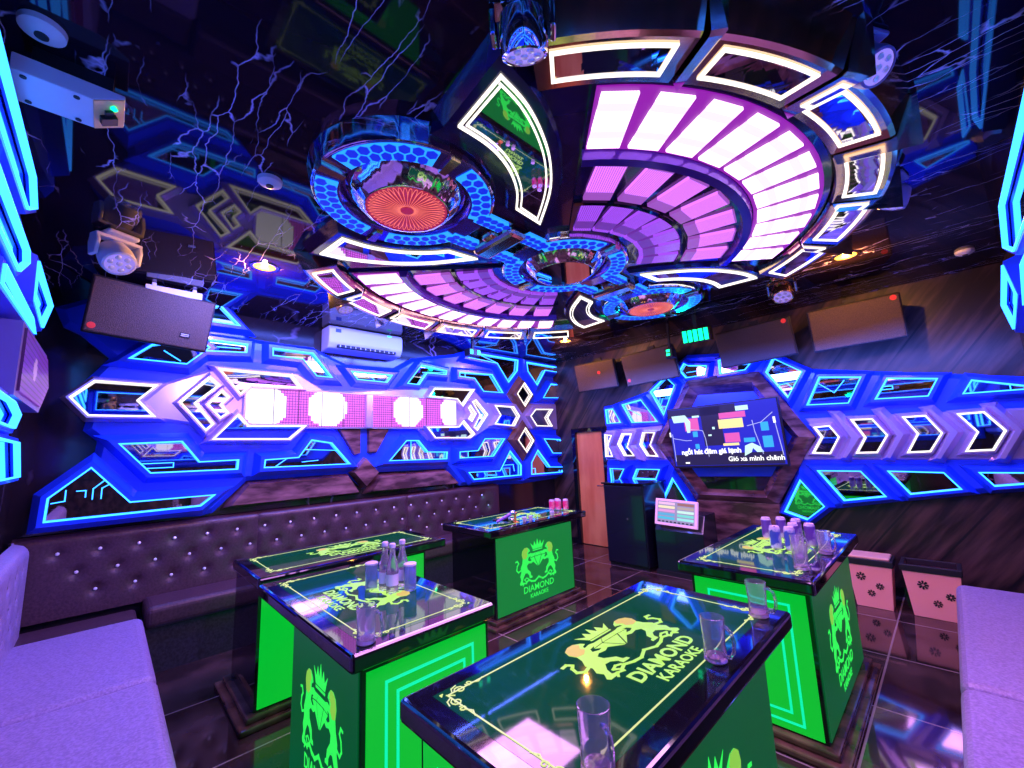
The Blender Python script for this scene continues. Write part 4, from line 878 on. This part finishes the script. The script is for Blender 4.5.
TT, TH = .07, .86           # slab thickness, table height
def table(name, label, loc, rz, lx, ly, body, mats, group='crest tables with green lit panels'):
    """slab lx by ly with its corner at the origin; body = (x0, x1, y0, y1); mats = materials of (+x, -x, -y, +y) panels"""
    t = thing(name, label, 'table', loc, rz=rz)
    b = MB(); b.box((0, 0, TH-TT), (lx, ly, TH)); top = b.build('table_top', M['black'], t, bevel=.016, seg=3)
    pl = lambda u, v, d: (u, v, TH+d)
    i_ = .075; b = MB(); b.prism(rect(i_, i_, lx-i_, ly-i_), -.001, .0006, pl); b.build('glass_inlay', M['inlay'], top)
    i2 = .105; o_ = rect(i2, i2, lx-i2, ly-i2); b = MB(); b.ring(o_, offset(o_, -.0045), .0002, .0022, pl)
    for x, sx in ((i2, 1), (lx-i2, -1)):
        for y, sy in ((i2, 1), (ly-i2, -1)): scroll(b, x, y, sx, sy, 1.0, pl, .0024)
    b.build('border_line', M['line_y'], top)
    # crest reads along +y with its head towards -x
    X0 = lx/2+.09; ce = lambda u, v, d: (X0-v, ly*.513+u, TH+.0006+d)
    crest(top, ce, .27, .142, [M['crest_y'], M['crest_o']])
    RT = Matrix.Rotation(R(90), 4, 'Z')
    text('lettering', 'DIAMOND', .078, M['crest_y'], top, Matrix.Translation((X0+.066, ly*.513, TH+.0015)) @ RT, bold=.002, sx=1.08)
    text('lettering', 'KARAOKE', .058, M['crest_y'], top, Matrix.Translation((X0+.122, ly*.513, TH+.0015)) @ RT, bold=.001, sx=1.05)
    x0, x1, y0, y1 = body; zb, zt = .07, TH-TT
    b = MB(); b.box((x0, y0, zb), (x1, y1, zt)); b.build('body', M['black'], t)
    b = MB()
    for (z0, z1, e) in ((0, .035, .085), (.035, .07, .045)): b.box((x0-e, y0-e, z0), (x1+e, y1+e, z1))
    b.build('plinth', M['gold'] if 'goldplinth' in mats else M['plinth'], t, bevel=.01)
    k = .018
    faces = {'+x': (lambda u, v, d: (x1+d, u, v), y0+k, y1-k, True), '-x': (lambda u, v, d: (x0-d, y1+y0-u, v), y0+k, y1-k, True),
             '-y': (lambda u, v, d: (u, y0-d, v), x0+k, x1-k, False), '+y': (lambda u, v, d: (x1+x0-u, y1+d, v), x0+k, x1-k, False)}
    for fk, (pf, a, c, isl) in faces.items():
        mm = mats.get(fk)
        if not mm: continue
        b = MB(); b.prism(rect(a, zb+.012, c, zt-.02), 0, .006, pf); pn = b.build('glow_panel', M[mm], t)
        m0 = (a+c)/2; L = c-a
        if isl:
            q = lambda u, v, d: pf(m0+u, .27+v, .006+d)
            s = min(.29, L*.30)
            crest(pn, q, s, .20, [M['crest_g'], M['crest_go']])
            o1 = Vector(pf(0, 0, 0)); ex = (Vector(pf(1, 0, 0))-o1); ez = Vector((0, 0, 1)); en = (Vector(pf(0, 0, 1))-o1)
            B4 = Matrix((ex, ez, en)).transposed().to_4x4()
            B1 = B4.copy(); B1.translation = Vector(pf(m0, .205, .0072)); text('lettering', 'DIAMOND', .085, M['crest_g'], pn, B1, bold=.001, sx=s/.29*1.1)
            B2 = B4.copy(); B2.translation = Vector(pf(m0, .145, .0072)); text('lettering', 'KARAOKE', .055, M['crest_g'], pn, B2, bold=.0008, sx=s/.29*1.05)
        else:
            b = MB()
            for g_ in (.075, .125): o_ = rect(a+g_, zb+g_-.03, c-g_, zt-g_+.0); b.ring(o_, offset(o_, -.012), .006, .008, pf)
            b.build('outline', M['line_c'], pn)
    for sx_ in (x0, x1):
        pass
    return t
M['plinth'] = noise_col('brown_plinth_stone', (.05, .022, .02), (.22, .10, .07), 6, .12)
M['inlay'] = mat('green_glass', (.004, .05, .02), .04, 0, (0, .06, .018), .55)
SX, SY = .705, 1.47
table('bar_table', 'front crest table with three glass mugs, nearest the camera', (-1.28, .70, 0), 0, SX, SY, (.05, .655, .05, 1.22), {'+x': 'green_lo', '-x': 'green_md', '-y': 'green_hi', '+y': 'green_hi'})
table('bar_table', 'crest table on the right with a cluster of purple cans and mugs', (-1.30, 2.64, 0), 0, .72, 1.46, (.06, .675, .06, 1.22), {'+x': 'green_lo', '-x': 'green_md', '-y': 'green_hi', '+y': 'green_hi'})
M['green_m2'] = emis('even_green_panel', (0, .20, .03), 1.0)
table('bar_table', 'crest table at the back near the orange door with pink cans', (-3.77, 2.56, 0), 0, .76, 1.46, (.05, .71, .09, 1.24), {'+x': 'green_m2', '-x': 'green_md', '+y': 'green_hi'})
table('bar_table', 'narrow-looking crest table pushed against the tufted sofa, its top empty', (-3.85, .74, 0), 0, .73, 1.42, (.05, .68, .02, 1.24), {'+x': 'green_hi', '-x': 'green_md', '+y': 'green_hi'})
table('bar_table', 'crest table with clear bottles, blue glasses and one mug on it', (-2.98, 1.425, 0), R(-90), .715, 1.33, (.03, .66, .50, 1.30), {'+x': 'green_lo', '-x': 'green_md', '-y': 'green_hi', '+y': 'green_hi'})

# ---------------------------------------------------------------- drinks
def mug_build(label, loc, rz=0, s=1.0):
    t = thing('glass_mug', label, 'mug', loc, rz=rz, group='glass beer mugs on the tables'); t.scale = (s,)*3
    b = MB(); b.lathe([(0, .0), (.036, .0), (.041, .004), (.040, .03), (.0375, .06), (.0405, .10), (.042, .135), (.043, .152), (.0405, .153), (.0385, .135), (.037, .10), (.034, .06), (.0355, .03), (.034, .021), (0, .0195)], 20)
    b.build('bowl', M['glass'], t, smooth=True)
    b = MB(); b.lathe([(0, .002), (.0355, .003), (.0385, .006), (.0375, .018), (.030, .0195), (0, .0175)], 12); b.build('thick_base', M['glassbase'], t)
    b = MB(); pts = [(.038, 0, .125), (.055, 0, .132), (.074, 0, .12), (.082, 0, .09), (.078, 0, .055), (.062, 0, .032), (.038, 0, .030)]
    b.tube(pts, .0065, 8); b.build('handle', M['glass'], t, smooth=True)
    return t
m0 = mug_build('glass mug nearest the camera at the bottom edge of the front table', (-.665, .865, TH), R(-25), .92)
for lab, loc, rz in (('middle glass mug of the three on the front table', (-.655, 1.545, TH), R(-15)), ('farthest glass mug of the three on the front table', (-.66, 2.03, TH), R(-10)),
                     ('single glass mug on the table with the bottles', (-1.72, .80, TH), R(30)), ('glass mug in front of the purple cans on the right table', (-.68, 2.87, TH), R(20)),
                     ('glass mug at the right edge of the right table beside the cans', (-.645, 3.32, TH), R(-30)), ('glass mug between the cans and the other mugs on the right table', (-.74, 3.10, TH), R(60))):
    c = copy_tree(m0); c.location = loc; c.rotation_euler = (0, 0, rz); c['label'] = lab
def bottle(label, loc):
    t = thing('clear_bottle', label, 'bottle', loc, group='clear bottles on the left table')
    b = MB(); b.lathe([(0, .003), (.026, 0), (.029, .006), (.029, .10), (.026, .125), (.015, .165), (.0125, .205), (.0135, .21), (.011, .212), (.0105, .165), (.024, .12), (.0265, .10), (.0265, .01), (0, .008)], 20); b.build('glass_body', M['glass'], t, smooth=True)
    b = MB(); b.lathe([(.0145, .200), (.0155, .204), (.0155, .216), (.012, .220), (0, .220)], 18); b.build('cap', M['cap'], t, smooth=True)
    b = MB(); b.lathe([(.0296, .035), (.0296, .085)], 20); b.build('bottle_label', mat('bottle_label', (.75, .65, .9), .5), t)
    return t
b0 = bottle('clear capped bottle, front one of the three', (-2.195, 1.165, TH)); b0.scale = (1.12, 1.12, 1.15)
for lab, loc in (('clear capped bottle, left one of the three', (-2.27, 1.16, TH)), ('clear capped bottle, right one of the three', (-2.24, 1.25, TH))):
    c = copy_tree(b0); c.location = loc; c['label'] = lab
def tumbler(label, loc):
    t = thing('blue_tumbler', label, 'glass', loc, group='tall blue tumblers beside the bottles')
    b = MB(); b.lathe([(0, .002), (.030, .0), (.033, .006), (.034, .13), (.032, .134), (.031, .13), (.029, .012), (0, .01)], 22); b.build('glass_body', M['glassblue'], t, smooth=True)
    b = MB(); b.lathe([(.0345, .128), (.0350, .137), (.031, .140), (0, .139)], 22); b.build('lid', M['cap'], t, smooth=True)
    return t
c0 = tumbler('blue tumbler left of the bottles', (-2.35, 1.12, TH))
for lab, loc in (('blue tumbler right of the bottles', (-2.155, 1.25, TH)),):
    c = copy_tree(c0); c.location = loc; c['label'] = lab
def can(label, loc, m, group, h=.122, r=.033):
    t = thing('drink_can', label, 'can', loc, group=group)
    b = MB(); b.lathe([(0, .006), (r*.72, .004), (r*.80, 0), (r*.86, .003), (r, .014), (r, h-.016), (r*.84, h-.003), (r*.84, h), (r*.76, h-.001), (r*.74, h-.005), (0, h-.005)], 24); b.build('can_body', M['can_s'], t, smooth=True)
    b = MB(); b.lathe([(r*1.006, .015), (r*1.006, h-.017)], 24); b.build('can_label', M[m], t, smooth=True)
    b = MB(); b.box((-.004, -.008, h-.005), (.006, .010, h-.0035)); b.build('pull_tab', M['chrome'], t)
    return t
GC = 'tall cans clustered on the right table'
cl = [('purple can at the back left of the cluster on the right table', (-1.045, 3.606), 'can_purple'), ('purple can in the middle of the back row on the right table', (-.962, 3.664), 'can_purple'), ('purple can at the back right of the cluster on the right table', (-.86, 3.64), 'can_purple'),
      ('blue-labelled can at the front left of the cluster on the right table', (-.907, 3.288), 'can_blue'), ('blue-labelled can at the front middle of the cluster on the right table', (-.825, 3.30), 'can_blue'),
      ('tall purple can in the centre of the cluster on the right table', (-.84, 3.46), 'can_purple'), ('purple can at the right end of the cluster on the right table', (-.752, 3.50), 'can_purple')]
for lab, (x, y), m in cl: can(lab, (x, y, TH), m, GC, .15)
for lab, (x, y) in (('pink can on the back table, left front', (-3.36, 3.83)), ('pink can on the back table, middle', (-3.30, 3.88)), ('pink can on the back table, right', (-3.25, 3.95)), ('pink can on the back table, rearmost', (-3.37, 3.94))):
    can(lab, (x, y, TH), 'can_pink', 'pink cans on the back table')
# things on the back table
def mic(label, loc, rz, tilt, m):
    t = thing('microphone', label, 'microphone', loc, rot=(0, tilt, rz))
    b = MB(); b.tube([(0, 0, 0), (.06, 0, 0), (.16, 0, 0)], [.013, .015, .019], 14); b.build('handle', M[m], t, smooth=True)
    b = MB(); b.lathe([(.019, 0), (.027, .012), (.027, .03), (.018, .048), (0, .054)], 18, M=Matrix.Translation((.16, 0, 0)) @ Matrix.Rotation(R(90), 4, 'Y')); b.build('mesh_head', M['chrome'], t, smooth=True)
    return t
mic('purple microphone leaning on the orange stand of the back table', (-3.25, 2.86, TH+.018), R(62), R(-24), 'purplep')
mic('dark violet microphone lying flat on the back table', (-3.33, 2.88, TH+.028), R(40), 0, 'purplegrey')
t = thing('microphone_stand', 'small orange desk stand holding the purple microphone', 'stand', (-3.165, 3.035, TH))
b = MB(); b.box((-.012, -.004, .004), (.012, .004, .085)); b.box((-.03, -.025, 0), (.03, .025, .006)); b.build('post', M['orangep'], t, bevel=.002)
b = MB(); b.lathe([(.012, .085), (.02, .092), (.012, .099)], 14); b.build('cradle', M['orangep'], t, smooth=True)
for lab, (x, y) in (('small white cup on the back table, left of its neighbour', (-3.10, 3.10)), ('small white cup on the back table, right beside the first', (-3.10, 3.19)), ('small white cup on the back table, alone near the pink cans', (-3.12, 3.55))):
    t = thing('small_cup', lab, 'cup', (x, y, TH), group='small white cups on the back table')
    b = MB(); b.lathe([(0, .002), (.016, 0), (.024, .045), (.022, .045), (.014, .006), (0, .006)], 18); b.build('bowl', M['white_p'], t, smooth=True)
    b = MB(); b.tube([(.020, 0, .034), (.034, 0, .030), (.033, 0, .014), (.017, 0, .012)], .003, 6); b.build('handle', M['white_p'], t, smooth=True)

# ---------------------------------------------------------------- sofas
def cushion(a, c, r=.05):
    b = MB(); b.box(a, c); return b
def tufted(name, u0, u1, v0, v1, btn, put, m, parent, depth=.025, bulge=.02, roll=.06, step=.022):
    """padded sheet with a dimple at every button; put(u, v, d)"""
    nu, nv = max(4, int((u1-u0)/step)), max(4, int((v1-v0)/step)); vs = []; fs = []
    for i in range(nu+1):
        for j in range(nv+1):
            u, v = u0+(u1-u0)*i/nu, v0+(v1-v0)*j/nv
            d = bulge*(1-math.exp(-min(u-u0, u1-u)/.03))
            for bu, bv in btn:
                q = ((u-bu)**2+(v-bv)**2)
                if q < .02: d -= depth*math.exp(-q/.0012)+depth*.35*math.exp(-q/.006)
            top = v1-v
            if top < roll: d -= roll*(1-math.sqrt(max(0, 1-((roll-top)/roll)**2)))
            vs.append(put(u, v, d))
    for i in range(nu):
        for j in range(nv): k = i*(nv+1)+j; fs.append((k, k+nv+1, k+nv+2, k+1))
    nb = len(vs)
    back = [put(u0, v0, -.06), put(u1, v0, -.06), put(u1, v1, -.06), put(u0, v1, -.06)]; vs += back
    e = lambda i, j: i*(nv+1)+j
    fs.append(tuple([e(i, 0) for i in range(nu+1)]+[nb+1, nb])); fs.append(tuple([e(i, nv) for i in range(nu, -1, -1)]+[nb+3, nb+2]))
    fs.append(tuple([e(0, j) for j in range(nv, -1, -1)]+[nb, nb+3])); fs.append(tuple([e(nu, j) for j in range(nv+1)]+[nb+2, nb+1])); fs.append((nb, nb+1, nb+2, nb+3))
    b = MB(); b.add(vs, fs); return b.build(name, m, parent, smooth=True)
# sofa A, tufted, against the long wall
t = thing('tufted_sofa', 'long dark tufted sofa with crystal buttons along the panelled wall', 'sofa', (XA, 2.0, 0))
lA = lambda u, v, d: (.10+d, u-2.0, v)
rows = []
for r_, (z, y0) in enumerate(((.945, -.218), (.79, -.105), (.64, .012))):
    k = 0
    while y0+.234*k < 4.2: rows.append((y0+.234*k, z)); k += 1
for u0, u1 in ((-.46, 1.13), (1.13, 2.79), (2.79, 4.33)):
    tufted('back_cushion', u0, u1, .47, 1.085, rows, lA, M['leatherd'], t)
b = MB(); b.box((.012, -2.46, .05), (.045, 2.33, 1.03)); b.build('back_frame', M['blackm'], t)
for u0, u1 in ((.30, 2.05), (2.05, 4.33)):
    b = MB(); b.box((.06, u0-2+.002, .33), (.49, u1-2-.002, .50)); b.build('seat_cushion', M['leatherd'], t, bevel=.045, seg=4)
b = MB(); b.box((.06, .30-2, 0), (.46, 4.33-2, .335)); b.build('base', M['leatherb'], t)
b = MB()
for y, z in rows:
    if abs(y-1.13) < .03 or abs(y-2.79) < .03: continue
    o = MB(); o.lathe([(.0105, 0), (.013, .004), (.009, .010), (0, .012)], 8, M=Matrix.Translation((.10+.004, y-2, z)) @ Matrix.Rotation(R(90), 4, 'Y')); o.build('button', M['crystal'], t)
# sofa C, pale violet-grey, left
t = thing('corner_sofa', 'pale grey leather sofa in the lower left corner with deep seats', 'sofa', (-2.6, YC, 0))
lC = lambda u, v, d: (u+2.6, .12+d, v)
rc = [(-4.5+.30*k+.15*(j % 2), .92-.15*j) for j in range(3) for k in range(12)]
for u0, u1 in ((-4.80, -3.16), (-3.16, -1.5), (-1.5, -.75)): tufted('back_cushion', u0, u1, .44, 1.07, [q for q in rc if u0+.06 < q[0] < u1-.06], lC, M['leather'], t, roll=.09, bulge=.03)
b = MB(); b.box((-2.2, .012, .05), (1.85, .06, 1.0)); b.build('back_frame', M['blackm'], t)
for u0, u1 in ((-4.44, -3.16), (-3.16, -1.5), (-1.5, -.75)):
    b = MB(); b.box((u0+2.6+.003, .10, .28), (u1+2.6-.003, .79, .46)); b.build('seat_cushion', M['leather'], t, bevel=.05, seg=4)
b = MB(); b.box((-1.84, .10, 0), (1.85, .76, .285)); b.build('base', M['leatherb'], t)
b = MB(); b.box((-2.20, .10, .0), (-1.86, .765, .44)); b.build('corner_block', M['leatherd'], t, bevel=.03)
for q in rc:
    if -4.74 < q[0] < -.9 and abs(q[0]+3.16) > .06 and abs(q[0]+1.5) > .06:
        o = MB(); o.lathe([(.011, 0), (.013, .004), (.009, .009), (0, .011)], 8, M=Matrix.Translation((q[0]+2.6, .12+.012, q[1])) @ Matrix.Rotation(R(-90), 4, 'X')); o.build('button', M['leatherb'], t)
# sofa D, right
t = thing('side_sofa', 'violet-grey leather sofa at the lower right edge of the room', 'sofa', (.2, 3.0, 0))
for y0, y1 in ((1.2, 2.89), (2.89, 4.70)):
    b = MB(); b.box((-.33, y0-3+.003, .28), (.22, y1-3-.003, .46)); b.build('seat_cushion', M['leather'], t, bevel=.05, seg=4)
    tufted('back_cushion', y0, y1, .44, 1.0, [], lambda u, v, d: (.20-d, u-3, v), M['leather'], t, roll=.08)
b = MB(); b.box((-.30, -1.8, 0), (.30, 1.70, .285)); b.build('base', M['leatherb'], t)
b = MB(); b.box((.27, -1.8, .2), (.335, 1.7, .95)); b.build('back_frame', M['blackm'], t)

# ---------------------------------------------------------------- cabinet, touch screen, bins, tray
t = thing('equipment_cabinet', 'tall dark cabinet standing between the orange door and the television', 'cabinet', (-3.12, 5.28, 0))
b = MB(); b.box((-.30, -.28, .04), (.30, .30, 1.06)); b.build('carcass', M['cabinet'], t, bevel=.01)
b = MB(); b.box((-.28, -.26, 0), (.28, .28, .04)); b.build('foot', M['blackm'], t)
b = MB(); b.box((-.285, -.295, .06), (.285, -.279, 1.04)); dr = b.build('cabinet_door', M['cabinet'], t, bevel=.004)
b = MB(); b.lathe([(.010, 0), (.014, .010), (0, .014)], 14, M=Matrix.Translation((.05, -.295, .62)) @ Matrix.Rotation(R(90), 4, 'X')); b.build('lock_knob', M['chrome'], dr)
b = MB(); b.box((-.32, -.31, 1.06), (.32, .32, 1.085)); b.build('cabinet_top', M['black'], t, bevel=.006)
t = thing('touch_screen', 'tilted touch screen with a pink frame and rows of coloured song tiles', 'touch screen', (-2.43, 5.0, .62), rot=(R(-12), R(3), R(4)))
b = MB(); b.box((-.255, -.012, -.03), (.255, .03, .28)); b.build('frame', mat('pink_frame', (.95, .55, .85), .35, 0, (.95, .5, .85), .35), t, bevel=.008)
b = MB(); b.box((-.225, -.0145, 0), (.225, -.012, .255)); sc = b.build('display', emis('touch_base', (.35, .30, .55), 1.0), t)
cols = [(.9, .55, .85), (1, .85, .55), (.85, .35, .75), (.10, .45, .75), (.06, .55, .8)]
for i, cc in enumerate(cols):
    b = MB(); b.box((-.215, -.0155, .225-.043*i-.012), (-.01, -.0145, .225-.043*i+.018)); b.build('song_row', emis('row_%d' % i, cc, 1), sc)
for i, cc in enumerate([(.35, .15, .12), (.5, .4, .38), (.65, .95, .85), (.2, .75, .7), (.35, .85, .85)]):
    b = MB(); b.box((.02, -.0155, .225-.043*i-.012), (.215, -.0145, .225-.043*i+.018)); b.build('song_row', emis('row_r%d' % i, cc, 1), sc)
b = MB()
for k in range(9): b.box((-.21+.048*k, -.0155, .006), (-.18+.048*k, -.0145, .022))
b.build('button_row', M['blackm'], sc)
b = MB(); b.box((-.05, .03, -.02), (.05, .06, .2)); b.build('mount', M['blackm'], t)
t = thing('screen_console', 'dark console carrying the touch screen under the television', 'console', (-2.43, 5.20, 0))
b = MB(); b.prism([(-.16, 0), (.25, 0), (.25, .72), (-.06, .72), (-.16, .52)], -.30, .30, lambda u, v, d: (d, u, v)); b.build('body', M['cabinet'], t, bevel=.01)
b = MB(); b.box((-.31, -.18, 0), (.31, .26, .05)); b.build('foot', M['blackm'], t)
t = thing('floor_tray', 'small pink open tray lying on the floor behind the front table', 'tray', (-2.03, 4.10, 0), rz=R(20))
b = MB(); b.box((-.20, -.09, 0), (.20, .09, .012)); b.build('tray_base', mat('pink_tray', (.9, .45, .62), .4), t, bevel=.004)
b = MB(); o_ = rect(-.20, -.09, .20, .09); b.ring(o_, offset(o_, -.008), .012, .035, wF); b.build('tray_rim', mat('pink_tray_rim', (.95, .5, .68), .4), t)
def bin_(label, x, w0, w1, y, lidopen):
    t = thing('waste_bin', label, 'waste bin', (x, y, 0), group='pink waste bins against the television wall')
    def fr(w, d, z): return [(-w/2, 0, z), (w/2, 0, z), (w/2, d, z), (-w/2, d, z)]
    b = MB(); vs = fr(w0, .20, 0)+fr(w1, .27, .38)+[(p[0]*.93, .01+p[1]*.93, p[2]) for p in fr(w1, .27, .38)]+[(p[0]*.93, .01+p[1]*.93, .02) for p in fr(w0, .20, 0)]
    fs = []
    for r in range(3): fs += [(r*4+i, r*4+(i+1) % 4, r*4+4+(i+1) % 4, r*4+4+i) for i in range(4)]
    fs += [(3, 2, 1, 0), (12, 13, 14, 15)]
    b.add(vs, fs); b.build('bucket', M['pinkbin'], t, bevel=.012)
    b = MB(); o_ = [(-w1/2-.012, -.012), (w1/2+.012, -.012), (w1/2+.012, .285), (-w1/2-.012, .285)]; b.ring(o_, offset(o_, -.03), .375, .43, wF); b.build('rim', M['blackm'], t, bevel=.006)
    if lidopen:
        b = MB(); b.box((-w1/2+.01, .02, .425), (w1/2-.01, .26, .45)); b.build('lid', mat('peach_lid', (.95, .5, .35), .4), t, bevel=.01)
    for cx_, cz_, s_ in ((-.06, .27, 1), (.10, .20, .8), (.015, .13, .8)):
        b = MB()
        if lidopen: cx_ = cx_*.8-.02
        for k in range(8):
            a = PI/4*k; ca, sa = math.cos(a), math.sin(a); q = [(.010*s_, -.004*s_), (.034*s_, -.008*s_), (.038*s_, 0), (.034*s_, .008*s_), (.010*s_, .004*s_)]
            b.prism(ccw([(cx_+u*ca-v*sa, cz_+u*sa+v*ca) for u, v in q]), .001, .004, lambda u, v, d: (u, -d, v))
        b.build('flower_cutout', M['blackm'], t)
    return t
bin_('larger pink waste bin with flower cut-outs, nearest the side sofa', -.285, .30, .37, 5.24, False)
bin_('pink waste bin with a peach lid, beside the right crest table', -.70, .26, .33, 5.24, True)
